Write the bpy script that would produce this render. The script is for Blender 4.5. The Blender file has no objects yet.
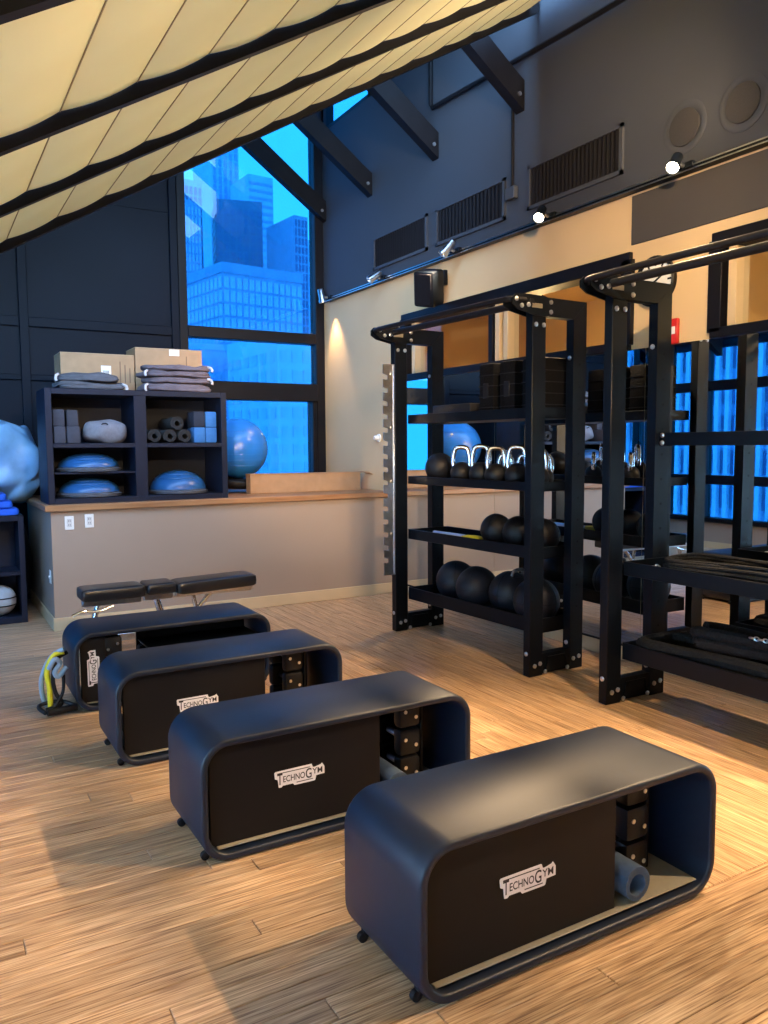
import bpy, bmesh, math, random
from mathutils import Vector, Matrix, noise
random.seed(7)
sc = bpy.context.scene
COL = sc.collection
R = math.radians
PI = math.pi

# ------------------------------------------------------------------ camera, sky, exposure
cd = bpy.data.cameras.new('camera'); cam = bpy.data.objects.new('camera', cd); COL.objects.link(cam)
cd.sensor_fit = 'HORIZONTAL'; cd.sensor_width = 36.0; cd.lens = 794.1/768*36.0
cd.clip_start = 0.05; cd.clip_end = 600
yaw, pitch, roll = 0.527748, 0.083144, -0.006677
fwd = Vector((math.sin(yaw)*math.cos(pitch), math.cos(yaw)*math.cos(pitch), -math.sin(pitch)))
rgt = Vector((math.cos(yaw), -math.sin(yaw), 0)); upv = rgt.cross(fwd)
r2 = rgt*math.cos(roll)+upv*math.sin(roll); u2 = upv*math.cos(roll)-rgt*math.sin(roll)
cam.matrix_world = Matrix(((r2.x, u2.x, -fwd.x, 0), (r2.y, u2.y, -fwd.y, 0), (r2.z, u2.z, -fwd.z, 1.6), (0, 0, 0, 1)))
sc.camera = cam

w = bpy.data.worlds.new('sky'); sc.world = w; w.use_nodes = True
nt = w.node_tree; nt.nodes.clear()
wo = nt.nodes.new('ShaderNodeOutputWorld'); wb = nt.nodes.new('ShaderNodeBackground')
tc = nt.nodes.new('ShaderNodeTexCoord'); sx = nt.nodes.new('ShaderNodeSeparateXYZ'); cr = nt.nodes.new('ShaderNodeValToRGB')
nt.links.new(tc.outputs['Generated'], sx.inputs[0]); nt.links.new(sx.outputs['Z'], cr.inputs[0])
cr.color_ramp.elements[0].position = 0.0; cr.color_ramp.elements[0].color = (0.40, 0.70, 1.0, 1)
cr.color_ramp.elements[1].position = 0.9; cr.color_ramp.elements[1].color = (0.30, 0.55, 1.0, 1)
nt.links.new(cr.outputs[0], wb.inputs[0]); wb.inputs[1].default_value = 11.5
nt.links.new(wb.outputs[0], wo.inputs[0])

sc.view_settings.view_transform = 'Standard'
try: sc.view_settings.look = 'None'
except Exception: pass
sc.view_settings.gamma = 1.0; sc.view_settings.use_curve_mapping = False
sc.view_settings.exposure = 0.48
sc.cycles.use_denoising = True; sc.cycles.use_light_tree = False
sc.cycles.max_bounces = 10; sc.cycles.diffuse_bounces = 5; sc.cycles.glossy_bounces = 5
sc.cycles.transparent_max_bounces = 16; sc.cycles.transmission_bounces = 4
sc.cycles.sample_clamp_indirect = 6.0
sc.cycles.caustics_reflective = False; sc.cycles.caustics_refractive = False

# ------------------------------------------------------------------ materials
MATS = {}
def mat(name, col, rough=0.5, metal=0.0, spec=0.5, noise_scale=None, var=0.15, bump=0.0, bump_scale=None, coat=0.0, sheen=0.0):
    if name in MATS: return MATS[name]
    m = bpy.data.materials.new(name); m.use_nodes = True; MATS[name] = m
    n = m.node_tree; b = n.nodes['Principled BSDF']
    b.inputs['Base Color'].default_value = (*col, 1); b.inputs['Roughness'].default_value = rough
    b.inputs['Metallic'].default_value = metal; b.inputs['Specular IOR Level'].default_value = spec
    b.inputs['Coat Weight'].default_value = coat; b.inputs['Sheen Weight'].default_value = sheen
    tc = n.nodes.new('ShaderNodeTexCoord')
    if noise_scale:
        t = n.nodes.new('ShaderNodeTexNoise'); t.inputs['Scale'].default_value = noise_scale; t.inputs['Detail'].default_value = 5
        n.links.new(tc.outputs['Object'], t.inputs['Vector'])
        r = n.nodes.new('ShaderNodeValToRGB')
        r.color_ramp.elements[0].position = 0.3; r.color_ramp.elements[1].position = 0.7
        r.color_ramp.elements[0].color = (*[c*(1-var) for c in col], 1); r.color_ramp.elements[1].color = (*[min(1, c*(1+var)) for c in col], 1)
        n.links.new(t.outputs['Fac'], r.inputs[0]); n.links.new(r.outputs[0], b.inputs['Base Color'])
    if bump:
        t2 = n.nodes.new('ShaderNodeTexNoise'); t2.inputs['Scale'].default_value = bump_scale or 80; t2.inputs['Detail'].default_value = 4
        n.links.new(tc.outputs['Object'], t2.inputs['Vector'])
        bp = n.nodes.new('ShaderNodeBump'); bp.inputs['Strength'].default_value = bump; bp.inputs['Distance'].default_value = 0.01
        n.links.new(t2.outputs['Fac'], bp.inputs['Height']); n.links.new(bp.outputs[0], b.inputs['Normal'])
    return m
def emis(name, col, s):
    if name in MATS: return MATS[name]
    m = bpy.data.materials.new(name); m.use_nodes = True; MATS[name] = m
    n = m.node_tree; n.nodes.clear(); o = n.nodes.new('ShaderNodeOutputMaterial'); e = n.nodes.new('ShaderNodeEmission')
    e.inputs[0].default_value = (*col, 1); e.inputs[1].default_value = s; n.links.new(e.outputs[0], o.inputs[0]); return m
def glass(name, tint, refl=0.08):
    if name in MATS: return MATS[name]
    m = bpy.data.materials.new(name); m.use_nodes = True; MATS[name] = m
    n = m.node_tree; n.nodes.clear(); o = n.nodes.new('ShaderNodeOutputMaterial')
    t = n.nodes.new('ShaderNodeBsdfTransparent'); t.inputs[0].default_value = (*tint, 1)
    g = n.nodes.new('ShaderNodeBsdfGlossy'); g.inputs['Roughness'].default_value = 0.02; g.inputs[0].default_value = (0.9, 0.95, 1, 1)
    lw_ = n.nodes.new('ShaderNodeLayerWeight'); lw_.inputs[0].default_value = 0.5
    pw = n.nodes.new('ShaderNodeMath'); pw.operation = 'POWER'; pw.inputs[1].default_value = 4.0; n.links.new(lw_.outputs['Facing'], pw.inputs[0])
    f = n.nodes.new('ShaderNodeMath'); f.operation = 'MULTIPLY_ADD'; f.inputs[1].default_value = 0.5; f.inputs[2].default_value = 0.025; n.links.new(pw.outputs[0], f.inputs[0])
    mx = n.nodes.new('ShaderNodeMixShader'); n.links.new(f.outputs[0], mx.inputs[0])
    n.links.new(t.outputs[0], mx.inputs[1]); n.links.new(g.outputs[0], mx.inputs[2]); n.links.new(mx.outputs[0], o.inputs[0]); return m

def floor_mat():
    m = bpy.data.materials.new('strand bamboo'); m.use_nodes = True
    n = m.node_tree; b = n.nodes['Principled BSDF']
    uv = n.nodes.new('ShaderNodeUVMap'); oi = n.nodes.new('ShaderNodeObjectInfo')
    cmb = n.nodes.new('ShaderNodeCombineXYZ'); ml = n.nodes.new('ShaderNodeMath'); ml.operation = 'MULTIPLY'; ml.inputs[1].default_value = 37.0
    n.links.new(oi.outputs['Random'], ml.inputs[0]); n.links.new(ml.outputs[0], cmb.inputs[0]); n.links.new(ml.outputs[0], cmb.inputs[1])
    ad = n.nodes.new('ShaderNodeVectorMath'); ad.operation = 'ADD'; n.links.new(uv.outputs[0], ad.inputs[0]); n.links.new(cmb.outputs[0], ad.inputs[1])
    def grain(sx_, sy_, det):
        mp = n.nodes.new('ShaderNodeMapping'); mp.inputs['Scale'].default_value = (sx_, sy_, 1); n.links.new(ad.outputs[0], mp.inputs[0])
        t = n.nodes.new('ShaderNodeTexNoise'); t.inputs['Scale'].default_value = 1; t.inputs['Detail'].default_value = det; t.inputs['Roughness'].default_value = 0.6
        n.links.new(mp.outputs[0], t.inputs['Vector']); return t
    g1 = grain(4.0, 165, 3); g2 = grain(1.2, 34, 2)
    r1 = n.nodes.new('ShaderNodeValToRGB'); e = r1.color_ramp.elements
    e[0].position = 0.34; e[0].color = (0.21, 0.115, 0.065, 1); e[1].position = 0.74; e[1].color = (0.82, 0.61, 0.41, 1)
    k = r1.color_ramp.elements.new(0.5); k.color = (0.53, 0.345, 0.20, 1)
    n.links.new(g1.outputs['Fac'], r1.inputs[0])
    r2_ = n.nodes.new('ShaderNodeValToRGB'); e = r2_.color_ramp.elements
    e[0].position = 0.35; e[0].color = (0.72, 0.68, 0.62, 1); e[1].position = 0.7; e[1].color = (1.12, 1.10, 1.06, 1)
    n.links.new(g2.outputs['Fac'], r2_.inputs[0])
    mx = n.nodes.new('ShaderNodeMix'); mx.data_type = 'RGBA'; mx.blend_type = 'MULTIPLY'; mx.inputs['Factor'].default_value = 0.9
    n.links.new(r1.outputs[0], mx.inputs['A']); n.links.new(r2_.outputs[0], mx.inputs['B'])
    hs = n.nodes.new('ShaderNodeHueSaturation'); mr = n.nodes.new('ShaderNodeMapRange')
    mr.inputs['To Min'].default_value = 0.86; mr.inputs['To Max'].default_value = 1.16
    n.links.new(oi.outputs['Random'], mr.inputs[0]); n.links.new(mr.outputs[0], hs.inputs['Value'])
    n.links.new(mx.outputs['Result'], hs.inputs['Color']); n.links.new(hs.outputs[0], b.inputs['Base Color'])
    b.inputs['Roughness'].default_value = 0.34; b.inputs['Specular IOR Level'].default_value = 0.45
    bp = n.nodes.new('ShaderNodeBump'); bp.inputs['Strength'].default_value = 0.12; bp.inputs['Distance'].default_value = 0.002
    n.links.new(g1.outputs['Fac'], bp.inputs['Height']); n.links.new(bp.outputs[0], b.inputs['Normal'])
    return m
def wood_mat(name, c0, c1, sc_=(2, 30, 30), rough=0.4):
    m = bpy.data.materials.new(name); m.use_nodes = True
    n = m.node_tree; b = n.nodes['Principled BSDF']; tc = n.nodes.new('ShaderNodeTexCoord')
    mp = n.nodes.new('ShaderNodeMapping'); mp.inputs['Scale'].default_value = sc_; n.links.new(tc.outputs['Object'], mp.inputs[0])
    t = n.nodes.new('ShaderNodeTexNoise'); t.inputs['Scale'].default_value = 1; t.inputs['Detail'].default_value = 4; n.links.new(mp.outputs[0], t.inputs['Vector'])
    r = n.nodes.new('ShaderNodeValToRGB'); r.color_ramp.elements[0].color = (*c0, 1); r.color_ramp.elements[1].color = (*c1, 1)
    r.color_ramp.elements[0].position = .3; r.color_ramp.elements[1].position = .7
    n.links.new(t.outputs['Fac'], r.inputs[0]); n.links.new(r.outputs[0], b.inputs['Base Color']); b.inputs['Roughness'].default_value = rough
    return m
def fabric_mat():
    m = bpy.data.materials.new('cream shade cloth'); m.use_nodes = True
    n = m.node_tree; n.nodes.clear(); o = n.nodes.new('ShaderNodeOutputMaterial')
    tc = n.nodes.new('ShaderNodeTexCoord'); t = n.nodes.new('ShaderNodeTexNoise'); t.inputs['Scale'].default_value = 3; n.links.new(tc.outputs['Object'], t.inputs['Vector'])
    r = n.nodes.new('ShaderNodeValToRGB'); r.color_ramp.elements[0].color = (0.74, 0.70, 0.46, 1); r.color_ramp.elements[1].color = (0.82, 0.79, 0.56, 1)
    n.links.new(t.outputs['Fac'], r.inputs[0])
    d = n.nodes.new('ShaderNodeBsdfDiffuse'); tr = n.nodes.new('ShaderNodeBsdfTranslucent'); mx = n.nodes.new('ShaderNodeMixShader'); mx.inputs[0].default_value = 0.14
    n.links.new(r.outputs[0], d.inputs[0]); n.links.new(r.outputs[0], tr.inputs[0])
    n.links.new(d.outputs[0], mx.inputs[1]); n.links.new(tr.outputs[0], mx.inputs[2]); n.links.new(mx.outputs[0], o.inputs[0])
    return m

BLACK = mat('black powder coat', (0.002, 0.004, 0.008), 0.42, spec=0.18, noise_scale=40, var=0.1, bump=0.03, bump_scale=300)
BENCH = mat('bench polymer shell', (0.005, 0.012, 0.030), 0.46, spec=0.45, noise_scale=60, var=0.08, bump=0.02, bump_scale=400)
PANEL = mat('bench panel', (0.006, 0.005, 0.006), 0.55, spec=.25, noise_scale=200, var=0.15, bump=0.05, bump_scale=500)
TRAY = mat('tray grey', (0.30, 0.27, 0.21), 0.5, noise_scale=30, var=0.06)
RUBBER = mat('black rubber', (0.005, 0.005, 0.007), 0.5, spec=.35, noise_scale=30, var=0.2, bump=0.1, bump_scale=150)
VINYL = mat('black vinyl', (0.010, 0.011, 0.014), 0.3, spec=0.5, bump=0.04, bump_scale=200)
CHROME = mat('chrome', (0.75, 0.76, 0.78), 0.16, metal=1.0, noise_scale=20, var=0.05)
STEEL = mat('brushed steel', (0.58, 0.60, 0.64), 0.3, metal=1.0, noise_scale=50, var=0.1)
BOLT = mat('bolt steel', (0.7, 0.72, 0.75), 0.3, metal=1.0)
TAN = mat('tan paint', (0.60, 0.44, 0.25), 0.75, noise_scale=1.5, var=0.04, bump=0.03, bump_scale=120)
TAUPE = mat('taupe paint', (0.34, 0.26, 0.20), 0.7, noise_scale=1.2, var=0.04, bump=0.03, bump_scale=120)
CREAM = mat('cream trim paint', (0.62, 0.47, 0.28), 0.55, noise_scale=3, var=0.05)
GREY = mat('charcoal wall paint', (0.036, 0.042, 0.056), 0.7, noise_scale=1.0, var=0.06, bump=0.04, bump_scale=90)
GREYP = mat('dark grey panel paint', (0.052, 0.048, 0.045), 0.7, noise_scale=2, var=0.05)
NAVY = mat('navy panel paint', (0.0035, 0.006, 0.014), 0.5, spec=.15, noise_scale=1.5, var=0.15, bump=0.03, bump_scale=30)
FRAME = mat('dark window frame', (0.006, 0.006, 0.009), 0.45, spec=.2, noise_scale=10, var=0.1)
BEAM = mat('dark stained beam', (0.005, 0.005, 0.007), 0.6, spec=.15, noise_scale=8, var=0.25, bump=0.1, bump_scale=30)
GRILLE = mat('grille dark', (0.006, 0.006, 0.009), 0.6, spec=.1, noise_scale=80, var=0.2)
MIRROR = mat('mirror silver', (0.82, 0.86, 0.88), 0.0, metal=1.0)
GLASSW = glass('tinted window glass', (0.072, 0.262, 0.385))
GLASSC = glass('clear glass', (0.95, 0.96, 0.96))
FLOOR = floor_mat()
FABRIC = fabric_mat()
WOODTOP = wood_mat('oak countertop', (0.26, 0.12, 0.05), (0.42, 0.22, 0.10))
CARD = mat('cardboard', (0.40, 0.24, 0.13), 0.8, noise_scale=12, var=0.08, bump=0.03, bump_scale=60)
WHITE = mat('white plastic', (0.80, 0.80, 0.78), 0.4, noise_scale=20, var=0.03)
BALLB = mat('blue ball vinyl', (0.02, 0.19, 0.68), 0.3, noise_scale=10, var=0.06)
BOSU = mat('blue dome vinyl', (0.018, 0.095, 0.27), 0.32, noise_scale=15, var=0.08)
SHELF = mat('navy shelf laminate', (0.007, 0.012, 0.028), 0.5, spec=.25, noise_scale=20, var=0.1)
MATBLUE = mat('slate blue foam', (0.055, 0.09, 0.15), 0.8, noise_scale=60, var=0.12, bump=0.08, bump_scale=200)

# ------------------------------------------------------------------ mesh helpers
class MB:
    def __init__(s): s.v = []; s.f = []
    def add(s, vs, fs):
        o = len(s.v); s.v += [tuple(p) for p in vs]; s.f += [tuple(i+o for i in f) for f in fs]; return s
    def box(s, x0, x1, y0, y1, z0, z1, c=0.0):
        if c <= 0:
            return s.add([(x0,y0,z0),(x1,y0,z0),(x1,y1,z0),(x0,y1,z0),(x0,y0,z1),(x1,y0,z1),(x1,y1,z1),(x0,y1,z1)],
                         [(3,2,1,0),(4,5,6,7),(0,1,5,4),(1,2,6,5),(2,3,7,6),(3,0,4,7)])
        bm = bmesh.new(); bmesh.ops.create_cube(bm, size=1)
        for q in bm.verts: q.co = Vector(((x0+x1)/2+q.co.x*(x1-x0), (y0+y1)/2+q.co.y*(y1-y0), (z0+z1)/2+q.co.z*(z1-z0)))
        bmesh.ops.bevel(bm, geom=bm.edges[:], offset=min(c, .49*min(x1-x0, y1-y0, z1-z0)), segments=2 if c > .008 else 1, profile=.5, affect='EDGES')
        bm.verts.index_update()
        s.add([q.co[:] for q in bm.verts], [[q.index for q in f.verts] for f in bm.faces]); bm.free(); return s
    def tube(s, pts, r, n=8, closed=False, caps=True):
        pts = [Vector(p) for p in pts]; m = len(pts)
        rs = r if isinstance(r, (list, tuple)) else [r]*m
        T = []
        for i in range(m):
            a = pts[(i-1) % m] if (closed or i > 0) else pts[i]; b = pts[(i+1) % m] if (closed or i < m-1) else pts[i]
            d = (b-a); T.append(d.normalized() if d.length > 1e-9 else Vector((0,0,1)))
        u = T[0].orthogonal().normalized(); vs = []
        for i in range(m):
            u = (u - T[i]*u.dot(T[i])); u = u.normalized() if u.length > 1e-6 else T[i].orthogonal().normalized()
            w_ = T[i].cross(u)
            for k in range(n):
                a = 2*PI*k/n; vs.append(pts[i]+(u*math.cos(a)+w_*math.sin(a))*rs[i])
        fs = []
        for i in range(m if closed else m-1):
            j = (i+1) % m
            for k in range(n): fs.append((i*n+k, i*n+(k+1) % n, j*n+(k+1) % n, j*n+k))
        if caps and not closed: fs += [tuple(range(n))[::-1], tuple((m-1)*n+k for k in range(n))]
        return s.add(vs, fs)
    def cyl(s, p0, p1, r, n=12): return s.tube([p0, p1], r, n)
    def lathe(s, prof, c=(0,0,0), n=20, axis='z'):
        vs = []
        for (r, z) in prof:
            for k in range(n):
                a = 2*PI*k/n; x, y = r*math.cos(a), r*math.sin(a)
                p = {'z': (x, y, z), 'y': (x, z, -y), 'x': (z, x, y)}[axis]
                vs.append((p[0]+c[0], p[1]+c[1], p[2]+c[2]))
        fs = []
        for i in range(len(prof)-1):
            for k in range(n): fs.append((i*n+k, i*n+(k+1) % n, (i+1)*n+(k+1) % n, (i+1)*n+k))
        fs += [tuple(range(n))[::-1], tuple((len(prof)-1)*n+k for k in range(n))]
        return s.add(vs, fs)
    def ball(s, c, r, n=24, m=14, sz=1.0):
        return s.lathe([(max(1e-4, r*math.sin(PI*i/m)), -r*sz*math.cos(PI*i/m)) for i in range(m+1)], c, n)
    def prism(s, poly, y0, y1, plane='xz'):
        n = len(poly)
        def P(a, b, t): return (a, t, b) if plane == 'xz' else ((a, b, t) if plane == 'xy' else (t, a, b))
        vs = [P(a, b, y0) for a, b in poly]+[P(a, b, y1) for a, b in poly]
        fs = [tuple(range(n)), tuple(range(2*n-1, n-1, -1))]+[(i, n+i, n+(i+1) % n, (i+1) % n) for i in range(n)]
        return s.add(vs, fs)
    def superq(s, c, a, e1=0.35, e2=0.35, n=32, m=16, amp=0.0, fr=4.0, seed=0):
        vs = []
        def p(v, e): return math.copysign(abs(v)**e, v)
        for i in range(m+1):
            ph = -PI/2+PI*i/m
            for k in range(n):
                th = 2*PI*k/n
                q = Vector((a[0]*p(math.cos(ph), e1)*p(math.cos(th), e2), a[1]*p(math.cos(ph), e1)*p(math.sin(th), e2), a[2]*p(math.sin(ph), e1)))
                if amp: q += amp*noise.noise_vector(q*fr+Vector((seed*7.3, seed*3.1, 0)))
                vs.append((q.x+c[0], q.y+c[1], q.z+c[2]))
        fs = [(i*n+k, i*n+(k+1) % n, (i+1)*n+(k+1) % n, (i+1)*n+k) for i in range(m) for k in range(n)]
        return s.add(vs, fs)
    def mesh(s, name, ang=38):
        me = bpy.data.meshes.new(name); me.from_pydata(s.v, [], s.f); me.validate()
        bm = bmesh.new(); bm.from_mesh(me); bmesh.ops.remove_doubles(bm, verts=bm.verts, dist=1e-6); bmesh.ops.recalc_face_normals(bm, faces=bm.faces); bm.to_mesh(me); bm.free()
        me.shade_smooth(); me.set_sharp_from_angle(angle=R(ang)); return me
    def build(s, name, m, parent=None, loc=(0,0,0), rot=(0,0,0)):
        return link(name, s.mesh(name), m, parent, loc, rot)
def link(name, me, m, parent=None, loc=(0,0,0), rot=(0,0,0)):
    if m is not None and not me.materials: me.materials.append(m)
    o = bpy.data.objects.new(name, me); COL.objects.link(o); o.parent = parent; o.location = loc; o.rotation_euler = rot; return o
def tag(o, label=None, cat=None, group=None, kind=None):
    if label: o['label'] = label
    if cat: o['category'] = cat
    if group: o['group'] = group
    if kind: o['kind'] = kind
    return o
def thing(name, label, cat, loc=(0,0,0), rz=0.0, group=None, rot=None):
    o = bpy.data.objects.new(name, None); COL.objects.link(o); o.empty_display_size = .1
    o.location = loc; o.rotation_euler = rot or (0, 0, rz); return tag(o, label, cat, group)
def struct(name, parent=None):
    o = bpy.data.objects.new(name, None); COL.objects.link(o); o.parent = parent; o['kind'] = 'structure'; return o
def dup(root, loc, rz, label=None):
    def cp(o, par):
        c = o.copy(); COL.objects.link(c); c.parent = par
        for ch in kids.get(o, []): cp(ch, c)
        return c
    kids = {}
    for o in COL.objects:
        if o.parent: kids.setdefault(o.parent, []).append(o)
    r = cp(root, None); r.location = loc; r.rotation_euler = (0, 0, rz)
    if label: r['label'] = label
    return r
def text_mb(mb, body, x0, x1, z0, z1, y, plane='xz', flip=1):
    """flat letters fitted in a box, appended to mb"""
    cu = bpy.data.curves.new('txt', 'FONT'); cu.body = body; cu.offset = 0.012
    ob = bpy.data.objects.new('txt', cu); COL.objects.link(ob)
    dg = bpy.context.evaluated_depsgraph_get(); me = bpy.data.meshes.new_from_object(ob.evaluated_get(dg))
    xs = [v.co.x for v in me.vertices]; ys = [v.co.y for v in me.vertices]
    ax, bx, ay, by = min(xs), max(xs), min(ys), max(ys)
    vs = []
    for v in me.vertices:
        a = x0+(v.co.x-ax)/(bx-ax)*(x1-x0); b = z0+(v.co.y-ay)/(by-ay)*(z1-z0)
        vs.append((a, y, b))
    mb.add(vs, [list(p.vertices) for p in me.polygons])
    bpy.data.objects.remove(ob); bpy.data.curves.remove(cu); bpy.data.meshes.remove(me)

# ------------------------------------------------------------------ key planes
XW, XL, YB, YF = 4.45, -1.55, 9.13, -2.6     # right wall, left wall, back wall, wall behind the camera
YH, XH, ZH = 7.37, 0.957, 1.05               # platform front, its left side, its height
YE = 5.12                                    # last shade beam
SL = 0.585
def zfab(x): return 2.475+SL*x                # shade cloth plane
def zroof(x): return 4.08+SL*x               # roof plane

# ------------------------------------------------------------------ floor of separate planks
floor = MB().box(XL-.1, XW+.1, YF, YB+.1, -.12, -.012).build('floor', mat('subfloor', (0.05, 0.03, 0.02), .8, noise_scale=20)); tag(floor, kind='structure')
PWD = 0.095
def zone(u0, u1, v0, v1, axis):
    out = []; v = v0; i = 0
    while v < v1-1e-4:
        ve = min(v+PWD, v1); u = u0-random.uniform(0, 1.6)
        while u < u1-1e-4:
            a, b = max(u, u0), min(u+1.83, u1); u += 1.83
            if b-a > .02: out.append((a, b, v, ve, axis))
        v = ve; i += 1
    return out
rects = zone(XL, XW, YF, 1.79, 'x')+zone(XL, 1.95, 1.79, YH, 'x')+zone(XL, XH, YH, YB, 'x')+zone(1.79, YH, 1.95, XW, 'y')
def centre(q): return ((q[0]+q[1])/2, (q[2]+q[3])/2) if q[4] == 'x' else ((q[2]+q[3])/2, (q[0]+q[1])/2)
def vis(q):
    x, y = centre(q); d = math.hypot(x, y) or .01
    ang = abs(math.atan2(x, y)-yaw)
    return d+(6 if ang > .62 else 0)+(6 if y < .9 else 0)
rects.sort(key=vis)
def plank_geo(L, W_, offu=0.0):
    g, c = .0012, .0024; x0, x1, y0, y1 = -L/2+g, L/2-g, -W_/2+g, W_/2-g
    vs = [(x0,y0,-.012),(x1,y0,-.012),(x1,y1,-.012),(x0,y1,-.012),(x0,y0,-c),(x1,y0,-c),(x1,y1,-c),(x0,y1,-c),(x0+c,y0+c,0),(x1-c,y0+c,0),(x1-c,y1-c,0),(x0+c,y1-c,0)]
    fs = [(8,9,10,11)]+[(k, (k+1) % 4, 4+(k+1) % 4, 4+k) for k in range(4)]+[(4+k, 4+(k+1) % 4, 8+(k+1) % 4, 8+k) for k in range(4)]
    return vs, fs
PC = {}
for q in rects[:300]:
    L, W_ = round(q[1]-q[0], 3), round(q[3]-q[2], 3)
    if (L, W_) not in PC:
        vs, fs = plank_geo(L, W_); me = bpy.data.meshes.new('plank'); me.from_pydata(vs, [], fs)
        ul = me.uv_layers.new(name='UVMap')
        for lp in me.loops: ul.data[lp.index].uv = (vs[lp.vertex_index][0], vs[lp.vertex_index][1])
        PC[(L, W_)] = me
    x, y = centre(q)
    link('plank', PC[(L, W_)], FLOOR, floor, (x, y, 0), (0, 0, 0 if q[4] == 'x' else PI/2))
V, F, UV = [], [], []
for q in rects[300:]:
    L, W_ = q[1]-q[0], q[3]-q[2]; vs, fs = plank_geo(L, W_); x, y = centre(q); o = len(V); ru, rv = random.uniform(0, 40), random.uniform(0, 40)
    for p in vs: V.append((x+p[0], y+p[1], p[2]) if q[4] == 'x' else (x-p[1], y+p[0], p[2])); UV.append((p[0]+ru, p[1]+rv))
    F += [tuple(k+o for k in f) for f in fs]
me = bpy.data.meshes.new('distant_planks'); me.from_pydata(V, [], F); ul = me.uv_layers.new(name='UVMap')
for lp in me.loops: ul.data[lp.index].uv = UV[lp.vertex_index]
tag(link('distant_planks', me, FLOOR, floor), kind='stuff')

# ------------------------------------------------------------------ right wall
W1 = (4.12, 7.19, 2.309, 2.912)    # interior window 1: y0 y1 z0 z1
W2 = (0.583, 3.401, 2.309, 2.883)
wr = MB()
T0, T1 = XW+.006, XW+.16
wr.box(T0, T1, YF, YB+.15, 0, 2.309).box(T0, T1, YF, YB+.15, 2.912, 3.378)
wr.box(T0, T1, W1[1], YB+.15, 2.309, 2.912).box(T0, T1, W2[1], W1[0], 2.309, 2.912).box(T0, T1, YF, W2[0], 2.309, 2.912).box(T0, T1, W2[0], W2[1], 2.883, 2.912)
wr = wr.build('wall_right', TAN); tag(wr, kind='structure')
up = MB().box(T0-.004, T1, YF, YB+.15, 3.378, 5.418).build('upper_wall', GREY, wr)
MB().box(T0-.012, T0, YF, 4.11, 3.009, 3.349, .003).build('paint_panel', GREYP, wr)
MB().box(T0-.012, T0, YF, YH, 0, .105, .004).build('baseboard', CREAM, wr)
MB().box(T0-.01, T0, YF, 7.36, .105, .12).build('mirror_channel', FRAME, wr)
# clerestory above the wall
fr = struct('window_4')
for y in [5.335, 6.59, 7.89, 9.08]: MB().box(XW, XW+.1, y-.04, y+.04, 5.418, 6.75).build('mullion', FRAME, fr)
MB().box(XW, XW+.12, YE, YB, 5.418, 5.458).build('sill', FRAME, fr)
MB().box(XW+.04, XW+.046, YE, YB, 5.458, 6.75).build('pane', GLASSW, fr)
MB().box(XW-.01, XW+.16, YB-.05, YB+.16, 5.4, 6.9).build('corner_post', FRAME, fr)
# mirror of four sheets
mi = thing('wall_mirror', 'floor-to-window mirror sheets on the right wall behind the racks', 'mirror', (XW, 0, 0))
for a, b in [(5.66, 7.36), (3.96, 5.66), (2.26, 3.96), (.56, 2.26), (-1.14, .56), (-2.4, -1.14)]:
    MB().box(0, .006, a+.0015, b-.0015, .12, 2.275).build('mirror_sheet', MIRROR, mi)
# interior windows
def int_window(name, y0, y1, z0, z1, mulls):
    o = struct(name)
    MB().box(XW-.03, XW+.16, y0-.02, y1+.02, z1-.05, z1+.05, .004).build('head_frame', FRAME, o)
    MB().box(XW-.03, XW+.16, y0-.02, y1+.02, z0-.035, z0+.03, .004).build('sill_frame', FRAME, o)
    for y in (y0+.01, y1-.01): MB().box(XW-.03, XW+.16, y-.05, y+.05, z0, z1, .004).build('jamb', FRAME, o)
    for y, m_ in mulls: MB().box(XW, XW+.13, y-.03, y+.03, z0+.03, z1-.05, .004).build('mullion', m_, o)
    MB().box(XW+.07, XW+.076, y0+.06, y1-.06, z0+.03, z1-.05).build('pane', GLASSC, o)
int_window('window_5', *W1, [(5.733, FRAME), (5.635, CREAM), (5.519, CREAM), (7.015, CREAM)])
int_window('window_6', *W2, [(2.235, FRAME), (3.284, CREAM)])
# room beyond those windows
rb = struct('wall_beyond'); rb_m = mat('warm plaster', (0.50, 0.34, 0.17), .7, noise_scale=2, var=.06)
MB().box(7.2, 7.3, YF, YB, 1.9, 3.6).build('far_wall', rb_m, rb)
MB().box(XW+.17, 7.2, YF, YB, 3.35, 3.45).build('soffit', rb_m, rb)
MB().box(XW+.17, 7.2, YF, YB, 1.8, 1.9).build('ledge', rb_m, rb)
for y in (YB-.1, 3.85, YF): MB().box(XW+.17, 7.2, y, y+.08, 1.9, 3.35).build('cross_wall', rb_m, rb)
MB().box(6.2, 6.7, 4.1, 5.6, 2.9, 3.0, .02).build('bulkhead', mat('warm bulkhead', (.6, .5, .22), .6, noise_scale=4), rb)
def room_lamp(x, y, z, e, lab):
    t = thing('pendant_lamp', lab, 'lamp', (x, y, z))
    MB().cyl((0, 0, .1), (0, 0, 3.35-z), .008, 6).build('cord', BLACK, t)
    MB().lathe([(.03, .12), (.05, .11), (.06, .09)], n=16).build('cap', STEEL, t)
    MB().ball((0, 0, 0), .10, 20, 12).build('globe', emis('warm globe', (1, .72, .30), 5), t)
    l = bpy.data.lights.new('lamp_light', 'POINT'); l.energy = e; l.color = (1, .68, .30); l.shadow_soft_size = .1
    lo = bpy.data.objects.new('lamp_light', l); COL.objects.link(lo); lo.parent = t; lo.location = (0, 0, -.13)
room_lamp(6.0, 6.8, 2.48, 40, 'warm globe lamp in the room behind the left interior window')
room_lamp(5.6, 2.6, 2.8, 25, 'warm globe lamp in the room behind the right interior window')

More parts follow.
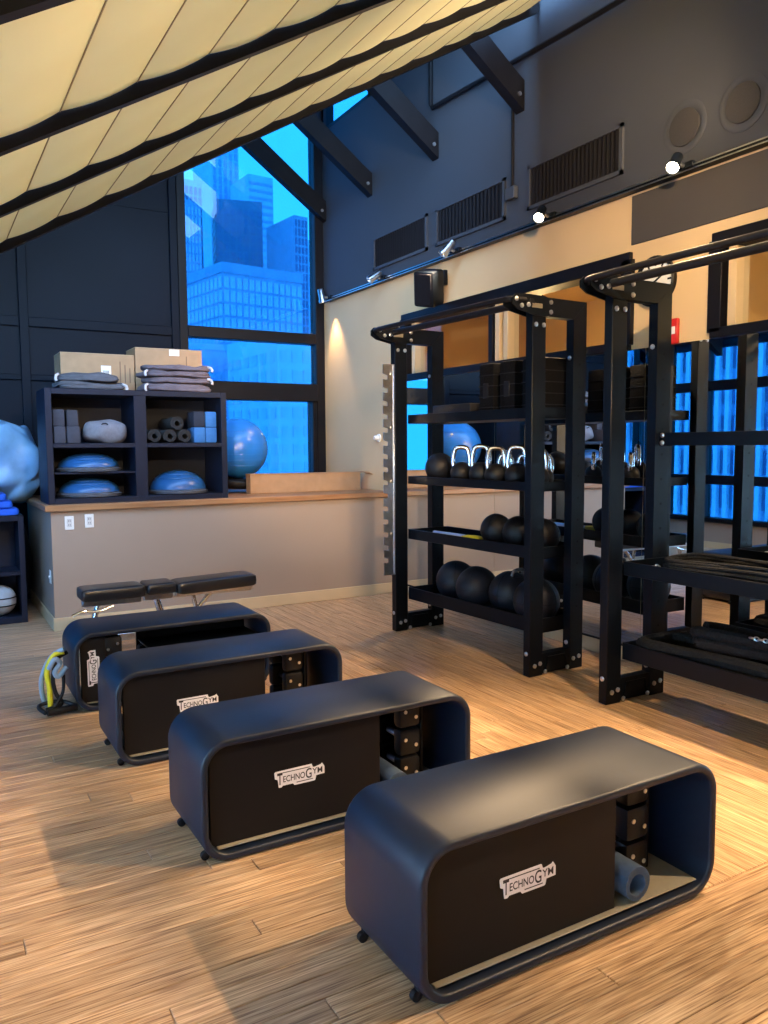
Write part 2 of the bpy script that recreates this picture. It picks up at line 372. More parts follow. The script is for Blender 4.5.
# vents on the upper wall
def vent(y0, y1, z0, z1, lab, n):
    t = thing('air_vent', lab, 'vent', (XW, (y0+y1)/2, z0), group='slatted vents on the upper right wall'); h = (y1-y0)/2; H = z1-z0
    MB().box(-.002, .004, -h+.02, h-.02, .02, H-.02).build('backing', GRILLE, t)
    f = MB().box(-.02, .002, -h, -h+.03, 0, H).box(-.02, .002, h-.03, h, 0, H).box(-.02, .002, -h, h, 0, .03).box(-.02, .002, -h, h, H-.03, H)
    f.build('frame', GREY, t)
    sl = MB().box(-.013, .0, -.010, .010, .03, H-.03).mesh('slat')
    for i in range(n):
        link('slat', sl, GRILLE, t, (0, -h+.04+(2*h-.08)*(i+.5)/n, 0), (0, 0, R(35)))
vent(6.733, 7.812, 3.529, 3.883, 'slatted wall vent nearest the window, farthest from the camera', 22)
vent(5.519, 6.578, 3.529, 3.883, 'middle slatted wall vent of the three, above the wall speaker', 18)
vent(4.197, 5.222, 3.529, 3.883, 'slatted wall vent nearest the two round wall speakers', 22)
def rspk(y, lab):
    t = thing('round_speaker', lab, 'speaker', (XW+.002, y, 3.674), group='round speakers flush in the upper wall')
    MB().lathe([(.17, 0), (.17, -.005), (.16, -.007), (.13, -.007), (.125, -.004)], n=32, axis='x').build('trim_ring', GREY, t)
    MB().lathe([(.118, 0), (.118, -.014), (.06, -.018), (.001, -.018)], n=32, axis='x').build('speaker_grille', mat('speaker cloth grey', (.022, .022, .025), .8, noise_scale=200, var=.3), t)
rspk(3.671, 'round flush wall speaker just above the lit track spotlight')
rspk(3.24, 'round flush wall speaker nearest the right edge of the photo')
# conduit and pipe
cdt = thing('electrical_conduit', 'thin vertical conduit with small junction box between two vents', 'conduit', (XW-.02, 5.417, 3.718))
MB().cyl((0, 0, .05), (0, 0, .72), .012, 8).build('pipe', BEAM, cdt)
MB().box(-.03, .018, -.06, .06, -.05, .05, .006).build('junction_box', GREY, cdt)
MB().tube([(XW-.03, 6.641, 5.36), (XW-.03, 6.641, 4.884), (XW-.03, 6.607, 4.835), (XW-.03, 4.761, 4.738), (XW-.03, 1.0, 4.612)], .022, 8).build('wall_pipe', BEAM)
tag(bpy.data.objects['wall_pipe'], 'dark pipe running along the top of the grey wall', 'pipe')
# clock, alarm, knob
ck = thing('wall_clock', 'round white wall clock with black rim, half hidden by pull-up bars', 'clock', (XW, 3.877, 2.716))
MB().lathe([(.168, 0.004), (.172, -.03), (.16, -.04), (.148, -.03), (.148, -.012)], n=36, axis='x').build('rim', BLACK, ck)
MB().lathe([(.148, -.004), (.148, -.014), (.001, -.014)], n=36, axis='x').build('face', WHITE, ck)
for i in range(12):
    a = i*PI/6; MB().box(-.002, .002, -.006, .006, .105, .137).build('hour_mark', BLACK, ck, (-.016, 0, 0), (a, 0, 0))
MB().box(-.002, .002, -.006, .006, -.02, .08).build('hour_hand', BLACK, ck, (-.019, 0, 0), (R(60), 0, 0))
MB().box(-.002, .002, -.004, .004, -.02, .125).build('minute_hand', BLACK, ck, (-.022, 0, 0), (R(-100), 0, 0))
fa = thing('fire_alarm', 'small red fire alarm plate on the tan wall below the clock', 'alarm', (XW+.006, 3.712, 2.358))
MB().box(-.03, 0, -.035, .035, -.085, .085, .006).build('housing', mat('red plastic', (.5, .02, .02), .4, noise_scale=30, var=.05), fa)
MB().box(-.034, -.029, -.02, .02, -.02, .03, .002).build('strobe', WHITE, fa)
kn = thing('thermostat_dial', 'small white round dial on the tan wall beside the rack', 'thermostat', (XW+.005, 7.734, 1.687))
MB().lathe([(.045, 0), (.045, -.015), (.03, -.02), (.026, -.06), (.018, -.07)], n=16, axis='x').build('dial', WHITE, kn)

# wall speaker
ws = thing('wall_speaker', 'black box speaker bracketed to the tan wall above the left rack', 'speaker', (XW-.02, 6.452, 3.223))
MB().box(-.02, .02, -.06, .06, -.09, .05, .004).cyl((0, 0, -.02), (-.14, -.01, -.05), .018, 8).build('bracket', BLACK, ws)
cab = MB().prism([(-.10, -.17), (.10, -.17), (.10, .17), (-.10, .17)], -.12, .12)
cab = MB().box(-.11, .11, -.11, .11, -.165, .165, .025).build('cabinet', BLACK, ws, (-.17, -.02, -.13), (R(10), R(-18), R(25)))
MB().box(-.12, -.108, -.09, .09, -.145, .145, .006).build('speaker_grille', GRILLE, cab)

# track and spot heads
tr = thing('light_track', 'long black lighting track along the right wall above the racks', 'track', (XW-.05, 0, 3.378))
MB().box(-.018, .05, -2.4, 8.9, -.016, .016, .003).build('rail', BLACK, tr)
MB().box(-.021, -.018, -2.4, 8.9, .008, .016).build('rail_edge', STEEL, tr)
MB().box(-.021, -.018, -2.4, 8.9, -.016, -.008).build('rail_edge', STEEL, tr)
LENS = emis('spot lens', (1.0, .86, .62), 30)
WARM = (1.0, .68, .38)
def spot(y, aim, e, lab, lit=True, cone=95, blend=.6):
    t = thing('track_spotlight', lab, 'spotlight', (XW-.07, y, 3.393), group='spotlights on the wall track')
    MB().box(-.02, .01, -.09, .05, -.02, .02, .004).build('adapter', BLACK, t)
    MB().cyl((-.02, -.02, 0), (-.07, -.02, .005), .014, 8).build('arm', STEEL, t)
    d = (Vector(aim)-Vector((XW-.17, y, 3.397))).normalized(); q = d.to_track_quat('-Z', 'Y').to_euler()
    h = MB().lathe([(.030, .09), (.036, .08), (.036, -.02), (.046, -.05), (.046, -.07), (.040, -.07), (.038, -.05)], n=18).build('head', BLACK if lit else STEEL, t, (-.10, -.02, .005), q)
    MB().lathe([(.001, -.058), (.038, -.058), (.038, -.050)], n=18).build('lens', LENS if lit else CHROME, h)
    l = bpy.data.lights.new('spot_beam', 'SPOT'); l.energy = e; l.color = WARM; l.spot_size = R(cone); l.spot_blend = blend; l.shadow_soft_size = .04
    lo = bpy.data.objects.new('spot_beam', l); COL.objects.link(lo); lo.parent = t; lo.location = Vector((-.10, -.02, .005))+d*.085; lo.rotation_euler = q
KW = 0.8
spot(4.907, (1.0, 2.6, 0), 400*KW, 'lit track spotlight glowing above the left rack')
spot(3.624, (.8, 2.0, 0), 170*KW, 'lit track spotlight glowing beneath the round wall speakers')
spot(1.963, (1.2, 1.6, 0), 680*KW, 'lit track spotlight past the right edge, aimed at the nearest bench')
spot(0.4, (1.2, 1.2, 0), 620*KW, 'lit track spotlight at the near end of the track')
spot(6.179, (2.2, 7.3, .5), 160*KW, 'chrome track spotlight above the box wall speaker', False, 100, .8)
spot(7.54, (1.8, 8.2, 1.6), 60*KW, 'chrome track spotlight between the window corner and the box speaker', False, 80, .8)
spot(8.822, (XW+.1, 8.75, 2.0), 70*KW, 'chrome track spotlight closest to the window corner', False, 60, .8)

spot(2.75, (3.2, 4.5, 4.2), 220*KW, 'added uplight on the track, out of view, brightening the cream shades', True, 110, .8)  # added head, unseen, warms the shade cloth from below
# added track with fill spots on a ceiling beam, out of view
t2 = thing('light_track', 'added lighting track on a ceiling beam out of view, carrying fill spots', 'track', (2.2, 1.12, zfab(2.2)-.075), rot=(0, -math.atan(SL), 0))
MB().box(-3.3, 1.0, -.02, .02, -.016, .016, .003).build('rail', BLACK, t2)
def fill_spot(x, aim, e, lab, cone=50):  # unseen lamp put in to brighten whatever it is aimed at
    p = Vector((x, 1.12, zfab(x)-.13)); t = thing('track_spotlight', lab, 'spotlight', p, group='added fill spotlights on the beam track')
    d = (Vector(aim)-p).normalized(); q = d.to_track_quat('-Z', 'Y').to_euler()
    MB().cyl((0, 0, .04), (0, 0, -.03), .014, 8).build('arm', BLACK, t)
    h = MB().lathe([(.030, .09), (.036, .08), (.036, -.02), (.046, -.05), (.046, -.07), (.040, -.07), (.038, -.05)], n=18).build('head', BLACK, t, (0, 0, -.05), q)
    MB().lathe([(.001, -.058), (.038, -.058), (.038, -.050)], n=18).build('lens', LENS, h)
    l = bpy.data.lights.new('spot_beam', 'SPOT'); l.energy = e; l.color = WARM; l.spot_size = R(cone); l.spot_blend = .7; l.shadow_soft_size = .05
    lo = bpy.data.objects.new('spot_beam', l); COL.objects.link(lo); lo.parent = t; lo.location = Vector((0, 0, -.05))+d*.085; lo.rotation_euler = q
fill_spot(1.5, (2.3, 7.4, .8), 480*KW, 'added fill spotlight out of view aimed at the half wall', 40)
fill_spot(1.9, (XW, 5.5, 2.9), 700*KW, 'added fill spotlight out of view aimed at the tan wall', 60)
fill_spot(-.5, (XW, 8.2, 2.35), 900*KW, 'added fill spotlight out of view aimed at the window corner', 32)
fill_spot(2.8, (3.9, 3.1, 0), 480*KW, 'added fill spotlight out of view aimed at the right rack', 55)

# ------------------------------------------------------------------ back wall
bw = MB()
def zr(x): return zroof(x)+.05
bw.prism([(-.85, 0), (2.662, 0), (2.662, zr(2.662)), (-.85, zr(-.85))], YB, YB+.15)
bw.box(2.662, 4.45, YB, YB+.15, 0, 1.231)
bw.prism([(-1.6, 0), (-.85, 0), (-.85, .42), (-1.6, .42)], YB, YB+.15)
bw = bw.build('wall_back', NAVY); tag(bw, kind='structure')
for x in (-.8, 1.001, 2.584): MB().box(x-.045, x+.045, YB-.035, YB, 0, zr(x)-.05, .006).build('panel_stile', NAVY, bw)
for x0, x1 in ((-.75, 0.957), (1.044, 2.541)):
    for z, h in ((2.912, .05), (2.338, .03), (1.357, .04)): MB().box(x0, x1, YB-.03, YB, z-h, z+h, .006).build('panel_rail', NAVY, bw)
    MB().prism([(x0, 4.223), (x1, 4.223), (x1, 4.257), (x0, 4.257)], YB-.012, YB).build('panel_joint', NAVY, bw)
# back window: frame and separate panes
bwin = struct('window_1')
def bar(n, x0, x1, z0, z1, y0=-.05, y1=.12): MB().box(x0, x1, YB+y0, YB+y1, z0, z1, .006).build(n, FRAME, bwin)
bar('jamb', 2.623, 2.721, 1.211, 5.85); bar('jamb', 4.333, 4.45, 1.211, 6.85)
bar('transom', 2.721, 4.333, 2.863, 2.989); bar('transom', 2.721, 4.333, 2.154, 2.368, -.09); bar('sill', 2.721, 4.333, 1.211, 1.27); bar('inner_jamb', 4.275, 4.333, 1.27, 2.154)
for z0, z1 in ((1.27, 2.154), (2.368, 2.863)): MB().box(2.721, 4.333, YB+.03, YB+.036, z0, z1).build('pane', GLASSW, bwin)
MB().prism([(2.721, 2.989), (4.333, 2.989), (4.333, zroof(4.333)), (2.721, zroof(2.721))], YB+.03, YB+.036).build('pane', GLASSW, bwin)
# narrow window at the left end of the back wall
nw = struct('window_2')
for n, a in (('jamb', (XL, XL+.06, .42, 3.3)), ('jamb', (-.91, -.85, .42, 3.6)), ('transom', (XL, -.85, 2.36, 2.48)), ('transom', (XL, -.85, 2.02, 2.14)), ('transom', (XL, -.85, .95, 1.1)), ('sill', (XL, -.85, .42, .50))):
    MB().box(a[0], a[1], YB-.04, YB+.1, a[2], a[3], .006).build(n, FRAME, nw)
MB().prism([(XL, .5), (-.88, .5), (-.88, 3.6), (XL, 3.3)], YB+.03, YB+.036).build('pane', GLASSW, nw)

# ------------------------------------------------------------------ left wall with windows
wl = MB().box(XL-.15, XL, YF, YB+.15, 0, .40).build('wall_left', TAUPE); tag(wl, kind='structure')
MB().box(XL, XL+.012, YF, YB, 0, .10, .004).build('baseboard', CREAM, wl)
lw = struct('window_3')
MB().box(XL-.12, XL+.05, YF, YB, .40, .47, .006).build('sill', FRAME, lw)
ys = [YF+.05+i*.667 for i in range(19)]
for i, y in enumerate(ys):
    big = i % 2 == 0; hw = .07 if big else .04; top = 3.35 if y > YE else 1.70
    MB().box(XL-.10, XL+.04, y-hw, y+hw, .47, top, .006).build('mullion', FRAME, lw)
for z0, z1, a, b in ((.98, 1.12, YF, YB), (2.40, 2.55, YE, YB), (3.30, 3.42, YE, YB), (1.62, 1.72, YF, YE)):
    MB().box(XL-.08, XL+.03, a, b, z0, z1, .006).build('transom', FRAME, lw)
for i in range(18):
    y0, y1 = ys[i]+.04, ys[i+1]-.04
    for z0, z1 in (((.47, .98), (1.12, 2.40), (2.55, 3.30)) if y0 > YE-.3 else ((.47, .98), (1.12, 1.62))):
        MB().box(XL-.04, XL-.034, y0, y1, z0, z1).build('pane', GLASSW if y0 > YE-.3 else GLASSC, lw)
wf = MB().box(XL-.15, XW+.15, YF-.15, YF, 0, 5.6).build('wall_front', TAN); tag(wf, kind='structure')

# ------------------------------------------------------------------ ceiling: beams and cream shade strips
ce = struct('ceiling')
LY = [5.12, 4.14, 3.13, 2.06, 1.12, .115, -.89, -1.89, -2.6]
SN = math.atan(SL)
XE = XW-.02
for i, y in enumerate(LY):
    b = MB(); d = .03 if i else .03; u = .07
    b.prism([(XL, zfab(XL)-d), (XE, zfab(XE)-d), (XE, zfab(XE)+u), (XL, zfab(XL)+u)], y-.024, y+.024)
    b.build('beam', BEAM, ce)
STEP = .2745; sx0 = .488-STEP*8
def strip_mesh(L):
    w_ = STEP/math.cos(SN); nseg = 10; vs = []; fs = []
    for j in range(7):
        fy = j/6; y = -L/2+L*fy
        for t in (0, 1):
            for i in range(nseg+1):
                u = i/nseg; s = .013*4*u*(1-u)*(.85+.3*abs(fy-.5)); vs.append((-w_/2+w_*u, y, -s+t*.003))
    N = nseg+1
    for j in range(6):
        for i in range(nseg):
            a = j*2*N+i; b_ = (j+1)*2*N+i
            fs.append((a, a+1, b_+1, b_)); fs.append((a+N, b_+N, b_+N+1, a+N+1))
        fs.append((j*2*N, (j+1)*2*N, (j+1)*2*N+N, j*2*N+N)); k = j*2*N+nseg; k2 = (j+1)*2*N+nseg; fs.append((k, k+N, k2+N, k2))
    me = bpy.data.meshes.new('shade_strip'); me.from_pydata(vs, [], fs); me.shade_smooth(); me.set_sharp_from_angle(angle=R(60)); return me
for i in range(len(LY)-1):
    y1, y0 = LY[i]-.027, LY[i+1]+.027; me = strip_mesh(y1-y0)
    k = 0
    while True:
        xc = sx0+STEP*(k+.5)
        if xc+STEP/2 > XE+.1: break
        link('shade_strip', me, FABRIC, ce, (xc, (y0+y1)/2, zfab(xc)+.03), (0, -SN, 0)); k += 1
    rod = MB().box(-.0022, .0022, -(y1-y0)/2, (y1-y0)/2, -.003, .010).mesh('seam_rod')
    for q in range(k+1): link('seam_rod', rod, mat('shade seam', (.26, .22, .14), .8), ce, (sx0+STEP*q, (y0+y1)/2, zfab(sx0+STEP*q)+.03), (0, -SN, 0))
# roof over the back bay, knee braces
rf = MB().prism([(XL-.2, zroof(XL-.2)), (XW+.2, zroof(XW+.2)), (XW+.2, zroof(XW+.2)+.12), (XL-.2, zroof(XL-.2)+.12)], YE+.2, YB+.2).build('roof', BEAM); tag(rf, kind='structure')
for y in (5.335, 6.59, 7.89, 9.04):
    MB().prism([(XL, zroof(XL)-.26), (XE, zroof(XE)-.26), (XE, zroof(XE)), (XL, zroof(XL))], y-.05, y+.05).build('rafter', BEAM, rf)
BS = .70
for y in (5.335, 6.59, 7.89, 9.04):
    xe = 2.75; t = thing('knee_brace', {5.335: 'dark slanting brace nearest the camera, above the thin conduit', 6.59: 'dark slanting brace second from the camera, over the middle vent', 7.89: 'dark slanting brace third from the camera, beside the blue skylight patch', 9.04: 'dark slanting brace crossing the top of the tall window'}[y], 'beam', (XW, y, 4.35), group='knee braces under the roof')
    MB().prism([(-.004, 0), (-.004, .24), (-.12, .24+.11*BS), (xe-XW, .27-(xe-XW)*BS), (xe-XW, -(xe-XW)*BS)], -.05, .05).build('timber', BEAM, t)
    MB().lathe([(.018, 0), (.018, .012), (.01, .016)], (-.06, -.05, .12), 8, 'y').build('bolt', BOLT, t, (0, -.014, 0))

# ------------------------------------------------------------------ platform (half wall) with countertop
hw = MB().box(XH, XW+.004, YH, YB, 0, ZH).build('wall_half', TAUPE); tag(hw, kind='structure')
bbm = MB().box(XH-.014, XW, YH-.014, YH, 0, .115, .004).box(XH-.014, XH, YH, YB-.04, 0, .115, .004).build('baseboard_half', CREAM); tag(bbm, kind='structure')
ct = MB().box(XH-.05, XW-.002, YH-.035, YB-.06, ZH, ZH+.055, .006).build('countertop', WOODTOP)
tag(ct, 'long oak countertop capping the taupe half wall below the window', 'countertop')
ZC = ZH+.055
def plate(x, y, z, rz, lab, outlet):
    t = thing('wall_outlet' if outlet else 'wall_switch', lab, 'outlet' if outlet else 'switch', (x, y, z), rz)
    MB().box(-.038, .038, -.008, 0, -.06, .06, .003).build('cover_plate', WHITE, t)
    if outlet:
        MB().box(-.02, .02, -.011, -.006, -.036, .036, .003).build('socket_face', mat('outlet ivory', (.6, .6, .58), .4, noise_scale=20), t)
        for dz in (-.017, .017):
            MB().box(-.009, -.006, -.0125, -.010, dz-.006, dz+.008).box(.005, .008, -.0125, -.010, dz-.006, dz+.008).build('slot', BLACK, t)
    else: MB().box(-.008, .008, -.018, -.006, -.014, .014, .003).build('toggle', WHITE, t)
plate(1.105, YH, .945, 0, 'white outlet on the half wall, the left of the pair', True)
plate(1.272, YH, .955, 0, 'white outlet on the half wall, the right of the pair', True)
plate(XH, 7.53, .46, -PI/2, 'slim white switch plate on the narrow side of the half wall', False)

# shelf unit on the countertop
sx0_, sx1_, sy0, sy1, sz0, sz1 = .955, 2.585, 7.45, 8.0, ZC, 2.12
su = thing('shelf_unit', 'dark navy two-column cubby shelf standing on the oak countertop', 'shelf', ((sx0_+sx1_)/2, (sy0+sy1)/2, sz0))
hx, hy, H = (sx1_-sx0_)/2, (sy1-sy0)/2, sz1-sz0
for n, a in (('side_panel', (-hx, -hx+.055, -hy, hy, 0, H)), ('side_panel', (hx-.055, hx, -hy, hy, 0, H)), ('divider', (-.06, .05, -hy+.004, hy, .045, H-.045)),
             ('top_panel', (-hx+.055, hx-.055, -hy, hy, H-.05, H)), ('bottom_panel', (-hx+.055, hx-.055, -hy, hy, 0, .05)), ('back_panel', (-hx+.055, hx-.055, hy-.015, hy-.002, .05, H-.05)),
             ('shelf_board', (-hx+.055, -.06, -hy+.004, hy-.02, .495, .535)), ('shelf_board', (.05, hx-.055, -hy+.004, hy-.02, .495, .535)), ('shelf_board', (-hx+.055, -.06, -hy+.03, hy-.02, .262, .278))):
    MB().box(*a, .003).build(n, SHELF, su)
ZS1, ZS2 = sz0+.535, sz0+.05
def bosu(x, y, z, r, lab, k):
    t = thing('balance_dome', lab, 'balance trainer', (x, y, z), group='blue balance domes in the cubby shelf')
    MB().lathe([(r*.9, 0), (r*1.06, .006), (r*1.08, .028), (r*1.0, .04), (r*.98, .046)], n=36).build('platform', mat('dome base grey', (.09, .10, .12), .45, noise_scale=20), t)
    MB().lathe([(r, .044)]+[(max(.001, r*math.cos(a*PI/20)), .044+k*math.sin(a*PI/20)) for a in range(1, 11)], n=36).build('dome', BOSU, t)
    for i in range(3): MB().tube([(r*(1-.18*i)*math.cos(q*PI/18), r*(1-.18*i)*math.sin(q*PI/18), .046+k*math.sqrt(max(0, 1-(1-.18*i)**2))) for q in range(36)], .004, 5, closed=True).build('ring_ridge', BOSU, t)
bosu(1.345, 7.72, sz0+.278, .265, 'blue balance dome on the middle board of the left column', .125)
bosu(1.345, 7.72, ZS2, .265, 'blue balance dome at the bottom of the left column', .125)
bosu(2.17, 7.72, ZS2, .265, 'blue balance dome alone at the bottom of the right column', .18)
# yoga blocks
GB = mat('grey purple foam', (.04, .042, .06), .85, noise_scale=40, var=.1); BB = mat('bright blue foam', (.025, .14, .40), .85, noise_scale=40, var=.08); DB = mat('dark navy foam', (.01, .018, .04), .85, noise_scale=40)
def block(x, y, z, m_, lab, g, sx_=.115, sz_=.15):
    o = MB().box(-sx_/2, sx_/2, -.11, .11, 0, sz_, .012).build('yoga_block', m_, None, (x, y, z)); tag(o, lab, 'yoga block', g)
block(1.075, 7.60, ZS1, GB, 'grey foam block at the far left of the top left cubby, lower', 'grey foam blocks', .10)
block(1.19, 7.60, ZS1, GB, 'grey foam block beside the grey bean cushion, lower row', 'grey foam blocks')
block(1.075, 7.64, ZS1+.15, GB, 'grey foam block stacked at far left of top left cubby, upper', 'grey foam blocks', .10)
block(1.20, 7.70, ZS1+.15, GB, 'grey foam block stacked on the one beside the bean cushion', 'grey foam blocks', .10)
for i, (x, z, m_, l) in enumerate([(2.335, 0, BB, 'blue foam block, lower left of the two by two stack'), (2.45, 0, BB, 'blue foam block, lower right of the two by two stack'), (2.335, .15, DB, 'dark navy foam block, upper left of the two by two stack'), (2.45, .15, BB, 'blue foam block, upper right of the two by two stack')]):
    block(x, 7.62, ZS1+z, m_, l, 'blue foam blocks in the top right cubby', .112)
bc = thing('sandbag', 'crumpled grey fabric sandbag in the top left cubby', 'sandbag', (1.485, 7.66, ZS1))
MB().superq((0, 0, .10), (.19, .14, .105), .75, .8, 36, 18, .03, 7, 3).build('bag', mat('grey canvas', (.17, .17, .20), .85, noise_scale=30, var=.12, bump=.2, bump_scale=60), bc)
MB().tube([(-.02+.03*math.cos(a*.7), -.12-.02*math.sin(a), .16+.02*math.sin(a*.7)) for a in range(7)], .006, 6).build('tie_cord', BLACK, bc)
# rolled mats
ROLL = mat('charcoal foam', (.014, .016, .02), .85, noise_scale=50, var=.15, bump=.1, bump_scale=200)
def spiral_roll(mb, r0, r1, L, turns=3.2, n=40, th=None):
    th = th or (r1-r0)/turns*.86; vs = []; fs = []
    for i in range(n+1):
        a = 2*PI*turns*i/n; r = r0+(r1-th-r0)*i/n
        c_, s_ = math.cos(a), math.sin(a)
        vs += [(r*c_, -L/2, r*s_), ((r+th)*c_, -L/2, (r+th)*s_), ((r+th)*c_, L/2, (r+th)*s_), (r*c_, L/2, r*s_)]
    for i in range(n):
        a, b = 4*i, 4*i+4; fs += [(a, a+1, b+1, b), (a+1, a+2, b+2, b+1), (a+2, a+3, b+3, b+2), (a+3, a, b, b+3)]
    fs += [(0, 3, 2, 1), (4*n, 4*n+1, 4*n+2, 4*n+3)]
    return mb.add(vs, fs)
for x, z, l in ((1.90, .066, 'lower row, leftmost'), (2.045, .066, 'lower row, middle'), (2.185, .066, 'lower row, next to the blue blocks'), (2.115, .186, 'resting on top of the others')):
    o = spiral_roll(MB(), .02, .066, .42, 2.6, 44).build('rolled_mat', ROLL, None, (x, 7.70, ZS1+z)); tag(o, 'charcoal rolled exercise mat in the cubby, '+l, 'rolled mat', 'charcoal rolls in the top right cubby')
# cardboard boxes behind, on top of the shelf
def carton(x0, x1, y0, y1, z0, z1, lab, flap=False):
    t = thing('cardboard_box', lab, 'box', ((x0+x1)/2, (y0+y1)/2, z0)); a, b, h = (x1-x0)/2, (y1-y0)/2, z1-z0
    MB().box(-a, a, -b, b, 0, h, .004).build('carton', CARD, t)
    if flap:
        MB().prism([(-a-.005, h), (a+.10, h-.005), (a+.16, h-.03), (a+.16, h-.025), (a+.1, h+.004), (-a-.005, h+.008)], -b-.01, b).build('lid_flap', CARD, t)
    else:
        MB().box(-a, a, -b-.002, b+.002, h-.002, h+.002).build('top_seam', mat('carton edge', (.55, .38, .22), .8, noise_scale=10), t)
    return t
c1 = carton(1.165, 1.835, 7.92, 8.3, 2.12, 2.485, 'plain cardboard box with white shipping label, left on the shelf top')
MB().box(-.045, .045, -.006, 0, -.07, .055, .001).build('shipping_label', WHITE, c1, (.07, -.19, .20))
for i in range(5): MB().box(-.025+i*.011, -.02+i*.011, -.0075, -.005, -.05, .01).build('barcode_bar', BLACK, c1, (.07, -.19, .20))
for i in range(3): MB().box(-.004, .006, -.002, 0, -.10, .10-.03*i).build('print_line', mat('carton print', (.2, .12, .07), .8), c1, (.20+.045*i, -.19, .20))
c2 = carton(1.845, 2.505, 7.92, 8.3, 2.12, 2.565, 'taller cardboard box on the shelf top beside the window')
MB().box(-.05, .05, -.005, 0, -.02, .04, .001).build('tape', WHITE, c2, (.05, -.19, .40))
MB().box(-.004, .006, -.002, 0, -.05, .05).build('print_line', MATS['carton print'], c2, (.17, -.19, .33))
carton(2.985, 4.30, 7.9, 8.03, ZC, 1.305, 'long flat open cardboard box lying on the countertop by the wall', True)
# folded mats with ties
FM = [mat('plum grey cloth', (.12, .10, .125), .9, noise_scale=12, var=.25, bump=.25, bump_scale=40), mat('slate grey cloth', (.085, .085, .10), .9, noise_scale=12, var=.25, bump=.25, bump_scale=40)]
TIE = mat('pale cotton tie', (.55, .5, .5), .9, noise_scale=40)
def folded(x, y, z, a, b, h, m_, seed, lab, g):
    t = thing('folded_mat', lab, 'folded mat', (x, y, z), R(random.uniform(-4, 4)), g)
    MB().superq((0, 0, h/2), (a, b, h/2), .5, .4, 48, 14, .028, 6, seed).build('cloth', m_, t)
    MB().superq((.01, -.01, h*.28), (a*.97, b*1.02, h*.28), .45, .35, 40, 10, .012, 6, seed+5).build('fold', m_, t)
    sx_ = -1 if seed % 2 else 1
    MB().tube([(sx_*a*.9, -b*.8, h*.8), (sx_*a*.98, -b*.98, h*.6), (sx_*a*1.0, -b*1.06, h*.2), (sx_*a*.98, -b*1.08, -.005)], .012, 6).build('tie', TIE, t)
z = 2.12
for i, (h, l) in enumerate([(.07, 'lower'), (.075, 'upper')]):
    folded(1.36-.02*i, 7.66, z, .30-.03*i, .17, h, FM[1], i, 'slate grey folded mat on the left of the shelf top, '+l+' of two', 'folded mats on the shelf top'); z += h
z = 2.12
for i, (h, l) in enumerate([(.08, 'lowest'), (.06, 'second lowest'), (.06, 'second highest'), (.055, 'topmost')]):
    folded(2.14+.015*(i % 2), 7.66, z, .325-.02*(i % 2), .18, h, FM[0], i+3, 'plum grey folded mat on the right of the shelf top, '+l+' of four', 'folded mats on the shelf top'); z += h
# stability ball on a black bag
bg = thing('gym_bag', 'black crumpled bag under the big blue ball', 'bag', (3.0, 8.32, ZC))
MB().superq((0, 0, .095), (.24, .24, .062), .6, .7, 32, 14, .02, 5, 9).build('bag', RUBBER, bg)
sb = thing('stability_ball', 'large shiny blue exercise ball beside the shelf in front of the window', 'exercise ball', (3.0, 8.30, ZC+.15))
MB().ball((0, 0, .325), .325, 40, 24).build('ball_skin', BALLB, sb)
MB().lathe([(.016, 0), (.016, .006), (.008, .01)], n=12).build('valve_plug', WHITE, sb, (.20, -.20, .48), (R(50), 0, R(45)))
for i in range(-3, 4):
    rr = math.sqrt(.325**2-(.06*i)**2); MB().tube([(rr*math.cos(q*PI/24), rr*math.sin(q*PI/24), .325+.06*i) for q in range(48)], .0022, 4, closed=True).build('ridge', BALLB, sb)
# left nook: low cubby, blue mats, white ball, plastic bag, black beanbag
lc = thing('low_cubby', 'low navy cubby at the left edge beside the half wall', 'shelf', (.36, 8.1, 0))
for n, a in (('side_panel', (.385, .435, -.2, .2, 0, .99)), ('side_panel', (-.435, -.385, -.2, .2, 0, .99)), ('top_panel', (-.385, .385, -.2, .2, .94, .99)), ('bottom_panel', (-.385, .385, -.2, .2, 0, .06)), ('shelf_board', (-.385, .385, -.196, .19, .44, .48)), ('back_panel', (-.385, .385, .185, .198, .06, .94))):
    MB().box(*a, .003).build(n, SHELF, lc)
CB = mat('cobalt mat foam', (.012, .12, .70), .7, noise_scale=30, var=.08, bump=.05, bump_scale=150)
for i, l in enumerate(('bottom', 'middle', 'top')):
    o = MB().superq((0, 0, .034), (.42-.03*i, .22, .034), .3, .18, 40, 10, .004, 3, i).build('folded_exercise_mat', CB, None, (.345-.02*i, 8.10, .99+.068*i)); tag(o, 'cobalt blue folded exercise mat on the low cubby, '+l+' of three', 'exercise mat', 'cobalt mats on the low cubby')
wbl = thing('medicine_ball', 'white grey striped ball inside the bottom of the low cubby', 'medicine ball', (.58, 8.06, .06))
MB().ball((0, 0, .14), .14, 28, 16).build('ball_skin', mat('pale grey leather', (.42, .45, .48), .6, noise_scale=30, var=.08), wbl)
for zz in (.10, .17): MB().tube([(math.sqrt(.1415**2-(zz-.14)**2)*math.cos(q*PI/16), math.sqrt(.1415**2-(zz-.14)**2)*math.sin(q*PI/16), zz) for q in range(32)], .006, 5, closed=True).build('stripe', BLACK, wbl)
pb = thing('plastic_bag', 'big crinkled pale blue plastic bag behind the shelf at far left', 'plastic bag', (.66, 8.62, 1.11))
MB().superq((0, 0, .37), (.38, .30, .38), .7, .7, 64, 40, .10, 4.0, 2).build('bag', mat('pale blue film', (.22, .42, .66), .35, noise_scale=6, var=.15, bump=.6, bump_scale=14), pb)
bb = thing('bean_bag', 'black slumped bean bag under the pale blue plastic bag', 'bean bag', (.45, 8.72, 0))
